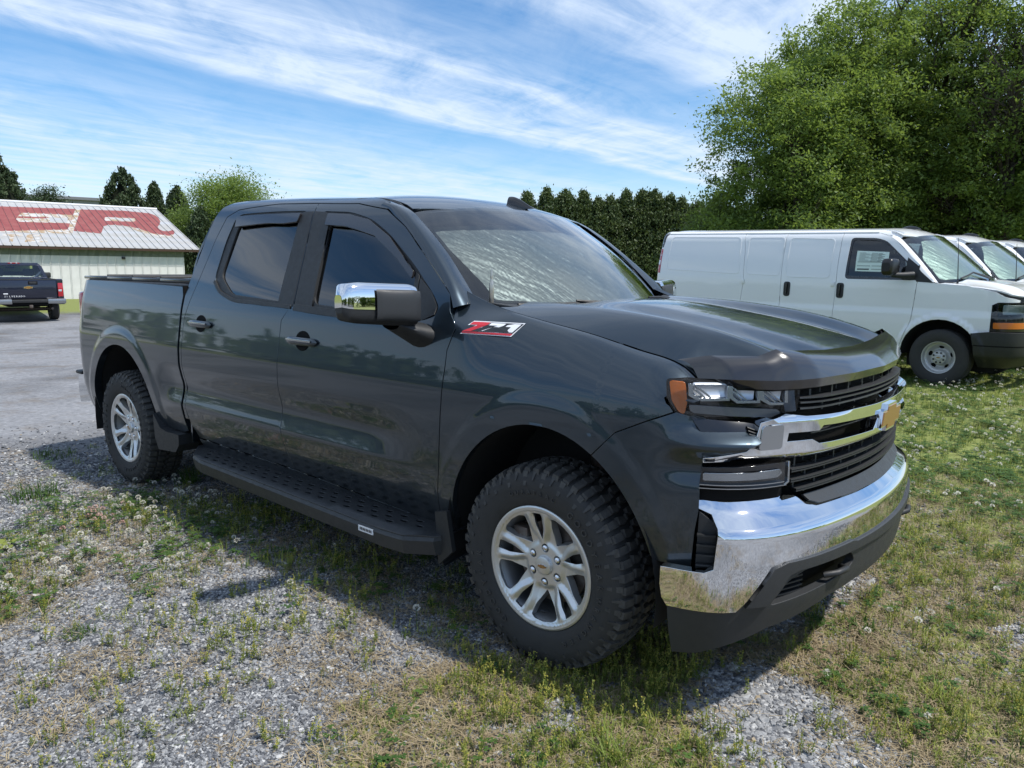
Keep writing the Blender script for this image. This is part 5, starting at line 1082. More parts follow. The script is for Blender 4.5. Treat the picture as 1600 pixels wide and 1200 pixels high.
    for k,poly in L.items():
        # paint follows the seams: strips a little proud of the sheet, cut per sheet
        from mathutils.geometry import tessellate_polygon
        lo=min(p[0] for p in poly);hi=max(p[0] for p in poly);V=[];f=[]
        def clip(P,a,side_):
            out=[]
            for i in range(len(P)):
                p,q=P[i-1],P[i];ip=(p[0]-a)*side_>=0;iq=(q[0]-a)*side_>=0
                if ip!=iq:
                    t=(a-p[0])/(q[0]-p[0]);out.append((a,p[1]+(q[1]-p[1])*t))
                if iq: out.append(q)
            return out
        base=hh.get(k,.037)-.035
        c0=-.35;i0=int((lo-c0)//wr);i1=int((hi-c0)//wr)+1
        for i in range(i0,i1):
            for a,bb,h in ((c0+i*wr,c0+i*wr+.03,.035+base),(c0+i*wr+.03,c0+(i+1)*wr,.0+base)):
                P=clip(clip(poly,a,1),bb,-1)
                if len(P)<3: continue
                n0=len(V);V+=[tuple(rp(x_,y_,h+.003)) for x_,y_ in P]
                for t in tessellate_polygon([[Vector((x_,y_,0)) for x_,y_ in P]]): f.append(tuple(n0+q for q in t))
        mob('painted_letter',V,f,sm_.get(k,tanm),b)
    return b
barn()
bb=ground_at(100,70);bld=thing('building','grey flat roofed building far behind the barn','building',(bb[0],bb[1],0),R(75))
box('wall',(0,0,3.6),(11.5,6,7.4),grain(mat('far_wall',(.30,.31,.31),.8),1,.1),bld);box('roof_slab',(0,0,7.42),(12.0,6.6,.25),mat('far_roof',(.16,.17,.18),.7),bld)
# ================================================================== trees
def leafmat(name,c,c2,tr=.35):
    m=bpy.data.materials.new(name);m.use_nodes=True;nt=m.node_tree;nt.nodes.clear()
    gi=nd(nt,'ShaderNodeNewGeometry');n=nd(nt,'ShaderNodeTexCoord');ns=noise(nt,n.outputs['Object'],.9,3,.6)
    fr=nd(nt,'ShaderNodeTexWhiteNoise',noise_dimensions='3D');
    q=nd(nt,'ShaderNodeVectorMath',operation='SNAP');lk(nt,n.outputs['Object'],q.inputs[0]);q.inputs[1].default_value=(.11,.11,.11);lk(nt,q.outputs[0],fr.inputs['Vector'])
    f=mth(nt,'ADD',mth(nt,'MULTIPLY',ramp(nt,ns,[(.35,0.),(.65,1.)]),.65),mth(nt,'MULTIPLY',fr.outputs['Value'],.35))
    col=mixc(nt,f,c,c2)
    d=nd(nt,'ShaderNodeBsdfPrincipled',i={'Roughness':.55,'Specular IOR Level':.35});lk(nt,col,d.inputs['Base Color'])
    t=nd(nt,'ShaderNodeBsdfTranslucent');lk(nt,mixc(nt,.5,col,(c2[0]*1.3,c2[1]*1.25,c2[2]*.6)),t.inputs[0])
    x=nd(nt,'ShaderNodeMixShader',i={'Fac':tr});lk(nt,d.outputs[0],x.inputs[1]);lk(nt,t.outputs[0],x.inputs[2]);o=nd(nt,'ShaderNodeOutputMaterial');lk(nt,x.outputs[0],o.inputs[0]);return m
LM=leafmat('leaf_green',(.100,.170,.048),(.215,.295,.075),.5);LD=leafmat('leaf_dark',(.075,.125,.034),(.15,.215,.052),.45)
LC=leafmat('cypress_green',(.048,.082,.032),(.105,.145,.052),.28);LP=leafmat('conifer_green',(.032,.055,.022),(.060,.090,.035),.15)
BARK=grain(mat('bark',(.085,.070,.055),.9),8,.5,.6,60)
def leaf_mesh(name,C,sz,m,parent,asp=.45,droop=.35,seed=1):
    """C: leaf centres n x 3; every leaf a folded pair of triangles"""
    g=np.random.default_rng(seed);n=len(C)
    a=g.uniform(0,2*np.pi,n);el=g.normal(-droop,.5,n)
    ax=np.stack([np.cos(a)*np.cos(el),np.sin(a)*np.cos(el),np.sin(el)],-1)
    up=g.normal(0,.55,(n,3))+np.array([0,0,1.]);sd_=np.cross(ax,up);sd_/=np.linalg.norm(sd_,axis=1,keepdims=True)+1e-9
    s=(sz*g.uniform(.65,1.35,n))[:,None]
    p0=C-ax*s*.5;p1=C+sd_*s*asp*.5-ax*s*.05;p2=C+ax*s*.5;p3=C-sd_*s*asp*.5-ax*s*.05
    V=np.stack([p0,p1,p2,p3],1).reshape(-1,3);me=bpy.data.meshes.new(name);me.vertices.add(4*n);me.vertices.foreach_set('co',V.ravel())
    me.loops.add(4*n);me.polygons.add(n);me.loops.foreach_set('vertex_index',np.arange(4*n,dtype=np.int32));me.polygons.foreach_set('loop_start',np.arange(0,4*n,4,dtype=np.int32));me.polygons.foreach_set('loop_total',np.full(n,4,dtype=np.int32))
    me.update(calc_edges=True);me.materials.append(m);o=bpy.data.objects.new(name,me);COL.objects.link(o);o.parent=parent;return o
def branch_net(h,spread,seed,ntr=1,levels=3,low=.25,up=.55):
    g=np.random.default_rng(seed);segs=[];tips=[]
    def grow(p,d,L,r,lv):
        n=5;P=[p.copy()];
        for i in range(n):
            d=d+g.normal(0,.13,3)+np.array([0,0,.05]);d/=np.linalg.norm(d);p=p+d*L/n;P.append(p.copy())
            if lv>0 and i>=(1 if lv<levels else 1):
                for _ in range(2 if lv<levels else 2):
                    a=g.uniform(0,2*np.pi);s=np.array([np.cos(a),np.sin(a),g.uniform(-.05,.6)]);nd_=d*up+s*(1-up*.4);nd_/=np.linalg.norm(nd_)
                    grow(p.copy(),nd_,L*g.uniform(.42,.62)*(1.05 if lv==levels else .9),r*.5,lv-1)
        segs.append((P,r));
        if lv<=1: tips.extend(P[2:])
    for k in range(ntr):
        a=g.uniform(0,6.28);grow(np.array([np.cos(a),np.sin(a),0])*(.0 if ntr==1 else .25),np.array([np.cos(a)*.12*ntr,np.sin(a)*.12*ntr,1.]),h*.80,spread,levels)
    return segs,np.array(tips)
def branch_mesh(segs,parent):
    V=[];f=[]
    for P,r in segs:
        n=6 if r>.05 else 4;b=len(V);m_=len(P);prev=None
        if r<.008: continue
        for i,p in enumerate(P):
            t=P[min(i+1,m_-1)]-P[max(i-1,0)];t=t/np.linalg.norm(t);a=np.cross(t,[.3,.9,.1]);a/=np.linalg.norm(a);c=np.cross(t,a);rr=r*(1-.62*i/(m_-1))
            for k in range(n): q=2*math.pi*k/n;V.append(p+(a*math.cos(q)+c*math.sin(q))*rr)
        for i in range(m_-1):
            for k in range(n): f.append((b+i*n+k,b+i*n+(k+1)%n,b+(i+1)*n+(k+1)%n,b+(i+1)*n+k))
    o=mob('trunk',V,f,BARK,parent,True);return o
def decid(label,px,D,h,r,seed,m=LM,nleaf=42000,sz=.17,z0=.05,group=None,ntr=1,clump=.30,skirt=0.,name='deciduous_tree',shell=False,ncl=760):
    c=ground_at(px,D);t=thing(name,label,'tree',(c[0],c[1],z0),0,group);g=np.random.default_rng(seed)
    segs,tips=branch_net(h,.16*h/10,seed,ntr)
    # fit the crown to height and radius
    top=np.percentile(tips[:,2],99.5);rad=np.percentile(np.hypot(tips[:,0],tips[:,1]),93);sx,sz_=r/rad,h/top
    S3=np.array([sx,sx,sz_]);segs=[([p*S3 for p in P],rr) for P,rr in segs];tips=tips*S3
    if shell:
        q=g.normal(0,1,(760,3));q/=np.linalg.norm(q,axis=1,keepdims=True);q=q*g.uniform(.50,1.0,(760,1))*(1+.07*np.sin(q[:,:1]*5+seed)+.07*np.sin(q[:,1:2]*6));tips=q*np.array([r,r,h*.46])+np.array([0,0,h*.54])
    if skirt>0:
        k=int(len(tips)*skirt);q=g.uniform(0,6.28,k);rr=r*np.sqrt(g.uniform(.1,1,k));tips=np.concatenate([tips,np.stack([rr*np.cos(q),rr*np.sin(q),g.uniform(.3,h*.45,k)],-1)])
    # leaves gathered in flat sprays round the twig ends
    nc=min(len(tips),ncl);ci=g.choice(len(tips),nc,replace=False);CC=tips[ci]
    per=nleaf//nc;off=g.normal(0,1,(nc,per,3))*np.array([clump,clump,clump*.62])*g.uniform(.5,1.4,(nc,1,1))*(r/3.)**.4
    C=(CC[:,None,:]+off).reshape(-1,3);C=C[C[:,2]>.15]
    leaf_mesh('crown',C,sz,m,t,seed=seed)
    if shell: segs=[([p*np.array([.8,.8,.86]) for p in P],rr) for P,rr in segs]
    branch_mesh(segs,t);return t
G1='tall leafy trees behind the vans'
decid('tall leafy tree at the left end of the big trees, feathery top against the sky',1212,27,9.3,2.7,11,LM,62000,.135,group=G1,skirt=.15,shell=True,clump=.27,ncl=560)
decid('tall leafy tree between the left end one and the broad one',1290,29.5,11.2,2.9,92,LM,60000,.135,group=G1,skirt=.15,shell=True,clump=.27,ncl=560)
decid('tall broad tree rising behind the roof of the nearest van',1315,28.5,12.0,3.3,12,LM,64000,.14,group=G1,skirt=.15,shell=True,clump=.27,ncl=560)
decid('tallest leafy tree over the middle van, its top cut by the picture edge',1435,30,14.2,3.7,13,LM,68000,.14,group=G1,skirt=.15,shell=True,clump=.27,ncl=560)
decid('big leafy tree at the right picture edge with dark trunk showing',1570,27,13.2,3.5,24,LM,68000,.14,group=G1,skirt=.15,shell=True,clump=.27,ncl=560)
decid('leafy tree mostly beyond the right picture edge',1720,27,13.,3.6,15,LM,36000,.16,group=G1,skirt=.15,shell=True,clump=.4)
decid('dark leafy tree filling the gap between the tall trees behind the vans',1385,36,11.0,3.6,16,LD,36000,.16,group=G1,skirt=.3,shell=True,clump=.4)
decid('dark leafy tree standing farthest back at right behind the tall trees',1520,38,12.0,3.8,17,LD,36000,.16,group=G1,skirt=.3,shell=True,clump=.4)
G2='shady undergrowth trees below the tall trees'
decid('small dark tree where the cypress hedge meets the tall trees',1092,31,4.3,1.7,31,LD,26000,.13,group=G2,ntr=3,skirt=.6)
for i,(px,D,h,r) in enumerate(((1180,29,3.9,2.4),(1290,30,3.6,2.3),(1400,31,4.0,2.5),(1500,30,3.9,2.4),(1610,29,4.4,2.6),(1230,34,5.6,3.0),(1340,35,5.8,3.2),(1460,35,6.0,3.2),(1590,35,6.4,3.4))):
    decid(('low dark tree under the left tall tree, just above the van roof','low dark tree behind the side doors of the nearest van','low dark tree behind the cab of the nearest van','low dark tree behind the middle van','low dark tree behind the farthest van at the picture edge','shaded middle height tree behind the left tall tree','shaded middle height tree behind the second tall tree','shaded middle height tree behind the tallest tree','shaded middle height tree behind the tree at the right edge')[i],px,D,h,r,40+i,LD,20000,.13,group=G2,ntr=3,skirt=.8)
# cypress hedge: upright cones, three meshes shared by the copies
def cone_tree(label,px,D,h,r,seed,n=15000,m=LC,group=None,name='cypress_tree',sz=.13,z0=0.,proto=None,peak=1.5):
    c=ground_at(px,D)
    if proto is not None:
        t=copy_tree(proto);t.location=(c[0],c[1],z0);t['label']=label;ps=proto['hr'];t.scale=(r/ps[1],r/ps[1],h/ps[0]);t.rotation_euler=(0,0,seed*1.7);return t
    t=thing(name,label,'tree',(c[0],c[1],z0),0,group);t['hr']=(h,r);g=np.random.default_rng(seed)
    # upright sprays on a cone-ish shell with uneven tufts
    nt_=260;zt=g.uniform(0,1,nt_)**.85;at=g.uniform(0,6.28,nt_);prof=lambda z:np.minimum(1,(1-z)**.58*1.3)*np.minimum(1,.75+z*3)
    rt=r*prof(zt)*g.uniform(.72,1.04,nt_);T_=np.stack([rt*np.cos(at),rt*np.sin(at),zt*h],-1);per=n//nt_
    off=g.normal(0,1,(nt_,per,3))*np.array([.13,.13,.24])*(1.15-zt[:,None,None]*.6);C=(T_[:,None]+off).reshape(-1,3)
    lead=np.stack([g.normal(0,.05,260),g.normal(0,.05,260),h*g.uniform(.9,1.04,260)],-1)
    core=np.stack([np.zeros(1)]*3,-1)
    C=np.concatenate([C,lead]);C=C[C[:,2]>.05]
    leaf_mesh('foliage',C,sz,m,t,asp=.5,droop=-.9,seed=seed)
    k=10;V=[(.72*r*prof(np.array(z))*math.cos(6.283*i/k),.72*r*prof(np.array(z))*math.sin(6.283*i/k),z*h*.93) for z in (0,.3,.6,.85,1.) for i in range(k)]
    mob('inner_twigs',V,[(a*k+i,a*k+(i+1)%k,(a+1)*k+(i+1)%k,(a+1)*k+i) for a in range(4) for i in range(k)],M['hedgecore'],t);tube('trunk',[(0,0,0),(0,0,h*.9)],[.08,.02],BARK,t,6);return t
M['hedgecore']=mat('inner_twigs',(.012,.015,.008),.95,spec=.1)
G3='pointed cypress trees in a hedge row'
hp=[(822,314),(853,308),(881,309),(909,312),(931,322),(952,318),(975,312),(1000,311),(1019,309),(1043,318),(1062,322),(1085,326),(1112,324)]
whr=['leftmost cypress of the row that clears the pickup roof','cypress just right of the roof fin of the dark pickup','third cypress right of the pickup roof fin','cypress in the left part of the hedge row over the windscreen','shorter cypress in a dip of the hedge row','cypress right of the dip in the hedge row','cypress above the lower windscreen corner of the dark pickup','cypress left of the tallest pair by the nearest van','tall cypress near the rear of the nearest van','cypress rising behind the rear corner of the nearest van','cypress over the rear end of the van roof','last cypress of the row, half behind the small dark tree']
protos=[]
for i,(px,y) in enumerate(hp):
    D=38-abs(px-1000)*.004;h=1.55+(426-y-(1000-px)*.0105)/1163*D;r=1.15+.10*((i*7)%3)
    la=whr[i] if i<len(whr) else 'cypress of the hedge row hidden behind the vehicles'
    if i<3: protos.append(cone_tree(la,px,D,h,r,60+i,group=G3))
    else: cone_tree(la,px,D,h,r,60+i,proto=protos[i%3],group=G3)
# left of the pickup
cone_tree('tall conifer at the left picture edge behind the barn',-12,46,8.6,3.3,81,26000,LP,None,'conifer',.2)
decid('small tree top showing over the barn roof beside the grey building',82,60,7.6,1.7,82,LP,16000,.2,clump=.4,shell=True,name='tree')
cone_tree('broad conifer standing behind the barn ridge',200,50,7.6,2.2,83,24000,LP,None,'conifer',.18)
cone_tree('slim conifer right of the broad one behind the barn',248,52,6.9,1.2,84,12000,LP,None,'conifer',.18)
cone_tree('conifer between the slim one and the round leafy tree',283,51,6.6,1.4,85,14000,LP,None,'conifer',.18)
decid('round leafy tree directly behind the cab of the dark pickup',368,46,7.1,2.75,86,LM,56000,.15,clump=.42,shell=True)
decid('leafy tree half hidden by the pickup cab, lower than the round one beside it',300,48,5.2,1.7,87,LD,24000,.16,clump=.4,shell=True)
cone_tree('conifer rising behind the far right end of the barn',318,43,4.6,1.2,88,10000,LP,None,'conifer',.16)
# woods that close the yard behind and beside the viewer (seen in the paint and chrome)
g=np.random.default_rng(5);Cs=[]
for k in range(150):
    a=R(g.uniform(190,402));D=g.uniform(44,60);cx,cy=CAM[0]+D*math.cos(a),CAM[1]+D*math.sin(a);h=g.uniform(3.5,6.0)
    q=g.normal(0,1,(160,3));q/=np.linalg.norm(q,axis=1,keepdims=True);Cs.append(q*np.array([3.,3.,h*.5])*g.uniform(.6,1,(160,1))+np.array([cx,cy,h*.5]))
o=leaf_mesh('distant_woods',np.concatenate(Cs),.9,LD,None,asp=.8,seed=9);tag(o,'band of dark woods closing the yard behind the viewer','woods',kind='stuff')
# ================================================================== the ground
def gp(px,py,z=0.):
    d=_f*1163.5+_r*(px-800)+_u*(600-py);t=(z-CAM[2])/d[2];q=CAM+d*t;return (q[0],q[1])
def terr(x,y):
    x=np.asarray(x,float);y=np.asarray(y,float)
    z=-.30*ss(7,22,-x)+.30*ss(27,33,-x)+.055*ss(3.5,7.0,y)*ss(9,2,-x)
    z=z+.012*np.sin(x*1.1+.5)*np.sin(y*.9)+.008*np.sin(x*2.7+y*1.9)-.004
    m=np.exp(-((x)**2+(y+.85)**2)/.5)
    return z*(1-.0*m)
def poly_w(L): return np.array([gp(*p) for p in L])
def soft(P,poly,w):
    """1 inside a world polygon, fading over w metres outside"""
    ins=inpoly(P,poly);d=np.full(len(P),1e9)
    for i in range(len(poly)):
        a,b=poly[i-1],poly[i];ab=b-a;t=np.clip(((P-a)@ab)/(ab@ab+1e-12),0,1);d=np.minimum(d,np.linalg.norm(P-(a+t[:,None]*ab),axis=1))
    return np.where(ins,1,np.clip(1-d/w,0,1))
REG=[ # (pixel outline traced on the ground, fade, green, straw, clover)
 ([(1415,640),(1600,590),(1900,590),(1900,760),(1600,770),(1430,760)],.5,1.,.10,1.),
 ([(1430,750),(1600,760),(1900,800),(1900,1200),(1450,1230),(1400,1150),(1250,1060),(1150,1020),(1300,930),(1420,860)],.25,.72,.85,.2),
 ([(1430,1050),(1600,1040),(1600,1400),(1450,1400),(1380,1180)],.2,.85,.7,.1),
 ([(700,1060),(860,1030),(1060,990),(1105,1060),(1090,1120),(1150,1200),(1300,1400),(500,1400),(560,1110)],.22,.72,.75,.0),
 ([(1250,1130),(1330,1160),(1400,1240),(1300,1300),(1180,1210)],.1,.5,.5,.0),
 ([(0,900),(0,860),(60,800),(110,780),(200,750),(330,785),(345,880),(240,925),(150,880),(90,930),(0,960)],.14,.58,.22,1.),
 ([(0,1000),(250,960),(600,990),(560,1100),(560,1400),(-200,1400)],.3,.20,.14,.0),
 ([(290,740),(420,800),(700,920),(760,1000),(720,1020),(560,940),(400,870),(300,810)],.22,.52,.32,.2),
 ([(0,740),(60,705),(150,690),(200,750),(80,790),(0,800)],.12,.24,.14,.1),
 ([(-100,910),(60,900),(90,960),(-100,1000)],.15,.6,.5,.2),
]
GRAV=[([(1100,1050),(1180,1045),(1300,1110),(1390,1180),(1330,1230),(1180,1230),(1095,1120)],.10),([(1190,965),(1310,900),(1350,905),(1290,945),(1210,985)],.10),([(1570,985),(1600,980),(1600,1010),(1575,1010)],.05),([(860,1090),(900,1085),(900,1130),(850,1130)],.04)]
RW=[(poly_w(a),b,c,d,e) for a,b,c,d,e in REG];GW=[(poly_w(a),b) for a,b in GRAV]
def fields(P):
    green=np.zeros(len(P));straw=green.copy();clo=green.copy()
    for poly,w,a,b,c in RW:
        m=soft(P,poly,w);green=np.maximum(green,m*a);straw=np.maximum(straw,m*b);clo=np.maximum(clo,m*c)
    # lawn behind and beyond the pickup, and the strip before the barn
    x,y=P[:,0],P[:,1]
    lawn=ss(1.6,2.6,y+.15*lumpy(P,1.2,3))*ss(-7.5,-5.0,x);green=np.maximum(green,lawn*.95);clo=np.maximum(clo,lawn)
    far=ss(9.,14.,y)*ss(-19,-14.5,x);green=np.maximum(green,far)
    strip=ss(28.4,29.2,-x+.2*lumpy(P,.6,4));green=np.maximum(green,strip)
    edge=ss(11.5,13.5,y+.25*(x+25));green=np.maximum(green,edge)
    ul=.30*ss(.9,.3,np.abs(y))*ss(-5,-3.5,x);green=np.maximum(green,ul*(y>-1.3)*(x<.8))
    for poly,w in GW:
        m=soft(P,poly,w);green=green*(1-.85*m);straw=straw*(1-.8*m)
    n=lumpy(P,3.2,1);n2=lumpy(P,2.3,2)
    green=np.clip(green+.38*n*(green>.05)*(green<.9),0,1);straw=np.clip(straw-.35*n+.15*n2*(straw>.05),0,1)
    return green,straw,clo
def axis(lo,hi,a,b,h):
    m=list(np.arange(a,b,h));s=h;x=b
    up=[]
    while x<hi: up.append(x);s*=1.13;x+=s
    s=h;x=a;dn=[]
    while x>lo: s*=1.13;x-=s;dn.append(x)
    return np.array(dn[::-1]+m+up+[hi])
gx=axis(-900,900,-8.,4.,.045);gy=axis(-900,900,-3.4,4.,.045)
X,Y=np.meshgrid(gx,gy,indexing='ij');Pg=np.stack([X.ravel(),Y.ravel()],-1)
near=(np.abs(Pg[:,0])<80)&(np.abs(Pg[:,1])<80)
Gr=np.zeros(len(Pg));St=Gr.copy();Cl=Gr.copy()
a_,b_,c_=fields(Pg[near]);Gr[near]=a_;St[near]=b_;Cl[near]=c_;Gr[~near]=1
hn=.004*lumpy(Pg,9.,11)+.006*lumpy(Pg,4.,12)
Zg=terr(Pg[:,0],Pg[:,1])+np.where(near,hn,0)
nx_,ny_=len(gx),len(gy);idx=np.arange(nx_*ny_).reshape(nx_,ny_)
Fq=np.stack([idx[:-1,:-1],idx[1:,:-1],idx[1:,1:],idx[:-1,1:]],-1).reshape(-1,4).astype(np.int32)
me=bpy.data.meshes.new('ground');me.vertices.add(len(Pg));me.vertices.foreach_set('co',np.stack([Pg[:,0],Pg[:,1],Zg],-1).ravel())
me.loops.add(Fq.size);me.polygons.add(len(Fq));me.loops.foreach_set('vertex_index',Fq.ravel());me.polygons.foreach_set('loop_start',np.arange(0,Fq.size,4,dtype=np.int32));me.polygons.foreach_set('loop_total',np.full(len(Fq),4,dtype=np.int32));me.polygons.foreach_set('use_smooth',np.ones(len(Fq),bool))
for nm,v in (('veg',Gr),('straw',St)):
    at=me.attributes.new(nm,'FLOAT','POINT');at.data.foreach_set('value',v.astype(np.float32))
me.update(calc_edges=True)
gm=bpy.data.materials.new('ground_gravel_and_turf');gm.use_nodes=True;nt=gm.node_tree;bs=nt.nodes['Principled BSDF'];tcn=nd(nt,'ShaderNodeTexCoord')
oc=tcn.outputs['Object']
def vor(scale,rand=1.):
    v=nd(nt,'ShaderNodeTexVoronoi',feature='F1',i={'Scale':scale,'Randomness':rand});lk(nt,oc,v.inputs['Vector']);return v
v1=vor(62);v2=vor(27);wn=nd(nt,'ShaderNodeSeparateColor');lk(nt,v1.outputs['Color'],wn.inputs[0]);wn2=nd(nt,'ShaderNodeSeparateColor');lk(nt,v2.outputs['Color'],wn2.inputs[0])
big=noise(nt,oc,.35,4,.55);mid=noise(nt,oc,2.2,5,.6);fine=noise(nt,oc,160,3,.6)
st1=ramp(nt,wn.outputs[0],[(0,(.10,.105,.115)),(.35,(.20,.208,.222)),(.7,(.32,.328,.34)),(.93,(.46,.46,.46)),(1,(.44,.40,.33))])
edge_=ramp(nt,v1.outputs['Distance'],[(.005,1.),(.011,.22)])
nt.nodes[-1] if 0 else None
gravel=mixc(nt,1.,st1,edge_,'MULTIPLY')
gravel=mixc(nt,mth(nt,'MULTIPLY',ramp(nt,big,[(.30,0.),(.55,1.)]),.6),gravel,mixc(nt,ramp(nt,noise(nt,oc,14,8,.75),[(.30,0.),(.70,1.)]),(.19,.195,.21),(.46,.465,.48)))
dirt=mixc(nt,ramp(nt,fine,[(.3,0.),(.7,1.)]),(.085,.068,.050),(.19,.155,.115))
gravel=mixc(nt,mth(nt,'MULTIPLY',ramp(nt,mid,[(.52,0.),(.70,1.)]),.55),gravel,dirt)
av=nd(nt,'ShaderNodeAttribute',attribute_name='veg');as_=nd(nt,'ShaderNodeAttribute',attribute_name='straw')
strawc=mixc(nt,ramp(nt,noise(nt,oc,90,4,.7),[(.3,0.),(.7,1.)]),(.13,.10,.062),(.33,.27,.175))
turf=mixc(nt,ramp(nt,noise(nt,oc,38,5,.7),[(.35,0.),(.65,1.)]),(.115,.145,.038),(.26,.29,.085))
turf=mixc(nt,mth(nt,'MULTIPLY',ramp(nt,noise(nt,oc,.22,3,.6),[(.4,0.),(.6,1.)]),.35),turf,(.17,.18,.06))
nv_=noise(nt,oc,7,6,.68)
fs=mth(nt,'MULTIPLY',ramp(nt,mth(nt,'ADD',as_.outputs['Fac'],mth(nt,'MULTIPLY',mth(nt,'SUBTRACT',nv_,.5),1.3)),[(.30,0.),(.62,1.)]),.85)
fv=ramp(nt,mth(nt,'ADD',av.outputs['Fac'],mth(nt,'MULTIPLY',mth(nt,'SUBTRACT',nv_,.5),1.1)),[(.42,0.),(.80,1.)])
col=mixc(nt,fs,gravel,strawc);col=mixc(nt,fv,col,turf);lk(nt,col,bs.inputs['Base Color']);bs.inputs['Roughness'].default_value=.9;bs.inputs['Specular IOR Level'].default_value=.25
bp=nd(nt,'ShaderNodeBump',i={'Strength':.9,'Distance':.012});hgt=mth(nt,'ADD',ramp(nt,v1.outputs['Distance'],[(.0,1.),(.016,.0)]),mth(nt,'MULTIPLY',nv_,.8));lk(nt,hgt,bp.inputs['Height']);lk(nt,bp.outputs[0],bs.inputs['Normal'])
me.materials.append(gm);gr=bpy.data.objects.new('ground',me);COL.objects.link(gr);gr['kind']='structure'
# ------------------------------------------------------------------ scattered cover
def scatter(name,label,cat,protos,P,scl,rotz,idx,tilt=None,zoff=0.):
    pc=bpy.data.collections.new(name+'_kinds')
    for o in protos:
        for c in list(o.users_collection): c.objects.unlink(o)
        pc.objects.link(o)
    me=bpy.data.meshes.new(name);n=len(P);me.vertices.add(n);z=terr(P[:,0],P[:,1])+.004*lumpy(P,9.,11)+.006*lumpy(P,4.,12)+zoff
    me.vertices.foreach_set('co',np.stack([P[:,0],P[:,1],z],-1).astype(np.float32).ravel())
    a=me.attributes.new('scl','FLOAT','POINT');a.data.foreach_set('value',scl.astype(np.float32))
    t=tilt if tilt is not None else np.zeros((n,2));a=me.attributes.new('rot','FLOAT_VECTOR','POINT');a.data.foreach_set('vector',np.stack([t[:,0],t[:,1],rotz],-1).astype(np.float32).ravel())
    a=me.attributes.new('idx','INT','POINT');a.data.foreach_set('value',idx.astype(np.int32))
    o=bpy.data.objects.new(name,me);COL.objects.link(o)
    ng=bpy.data.node_groups.new(name,'GeometryNodeTree');ng.interface.new_socket('Geometry',in_out='INPUT',socket_type='NodeSocketGeometry');ng.interface.new_socket('Geometry',in_out='OUTPUT',socket_type='NodeSocketGeometry')
    gi=ng.nodes.new('NodeGroupInput');go=ng.nodes.new('NodeGroupOutput');ip_=ng.nodes.new('GeometryNodeInstanceOnPoints');ci=ng.nodes.new('GeometryNodeCollectionInfo');ci.inputs['Collection'].default_value=pc;ci.inputs['Separate Children'].default_value=True;ci.inputs['Reset Children'].default_value=True
    def na(nm,ty):
        q=ng.nodes.new('GeometryNodeInputNamedAttribute');q.data_type=ty;q.inputs['Name'].default_value=nm;return q.outputs['Attribute']
    ng.links.new(gi.outputs[0],ip_.inputs['Points']);ng.links.new(ci.outputs[0],ip_.inputs['Instance']);ip_.inputs['Pick Instance'].default_value=True
    ng.links.new(na('idx','INT'),ip_.inputs['Instance Index']);ng.links.new(na('rot','FLOAT_VECTOR'),ip_.inputs['Rotation']);ng.links.new(na('scl','FLOAT'),ip_.inputs['Scale']);ng.links.new(ip_.outputs[0],go.inputs[0])
    md=o.modifiers.new('scatter','NODES');md.node_group=ng
    return tag(o,label,cat,kind='stuff')
def blade_tuft(name,n,h,spread,w,m,seed,lean=.5):
    g=np.random.default_rng(seed);V=[];f=[]
    for i in range(n):
        a=g.uniform(0,6.283);r=spread*math.sqrt(g.uniform(0,1));bx,by=r*math.cos(a),r*math.sin(a);d=g.uniform(0,6.283);L=h*g.uniform(.5,1.2);ln=lean*g.uniform(.1,1.3);ww=w*g.uniform(.6,1.2)
        sx,sy=-math.sin(d)*ww/2,math.cos(d)*ww/2;b=len(V)
        for t,k in ((0,1.),(.35,.9),(.7,.6),(1,.05)):
            x=bx+math.cos(d)*ln*L*t*t;y=by+math.sin(d)*ln*L*t*t;z=L*(t-.35*ln*t*t);V+=[(x-sx*k,y-sy*k,z),(x+sx*k,y+sy*k,z)]
        for k in range(3): f.append((b+2*k,b+2*k+1,b+2*k+3,b+2*k+2))
    return mob(name,V,f,m)
def plantmat(name,c,c2,tr=.3,rough=.6):
    m=bpy.data.materials.new(name);m.use_nodes=True;nt=m.node_tree;nt.nodes.clear()
    oi=nd(nt,'ShaderNodeObjectInfo');col=mixc(nt,oi.outputs['Random'],c,c2);d=nd(nt,'ShaderNodeBsdfPrincipled',i={'Roughness':rough,'Specular IOR Level':.3});lk(nt,col,d.inputs['Base Color'])
    t=nd(nt,'ShaderNodeBsdfTranslucent');lk(nt,col,t.inputs[0]);x=nd(nt,'ShaderNodeMixShader',i={'Fac':tr});lk(nt,d.outputs[0],x.inputs[1]);lk(nt,t.outputs[0],x.inputs[2]);o=nd(nt,'ShaderNodeOutputMaterial');lk(nt,x.outputs[0],o.inputs[0]);return m
MG=plantmat('grass_blades',(.17,.235,.042),(.37,.40,.09));MGd=plantmat('grass_dark',(.045,.095,.018),(.10,.155,.03));MS=plantmat('dry_straw',(.20,.155,.09),(.42,.34,.21),.15,.8);MC=plantmat('clover_leaf',(.040,.095,.020),(.095,.165,.035));MW=plantmat('weed_green',(.13,.18,.035),(.25,.29,.06));MY=plantmat('weed_yellow_tips',(.34,.33,.06),(.48,.42,.10));MF=plantmat('clover_flower',(.52,.50,.42),(.72,.70,.62),.3,.8);MP=plantmat('clover_flower_pink',(.50,.30,.26),(.66,.50,.44),.3,.8)
MR=[mat('stone_a',(.085,.09,.10),.8),mat('stone_b',(.175,.182,.195),.75),mat('stone_c',(.30,.305,.31),.75),mat('stone_d',(.52,.52,.51),.7),mat('stone_e',(.33,.27,.19),.8)]
for m_ in MR: grain(m_,2.0,.35,.0)
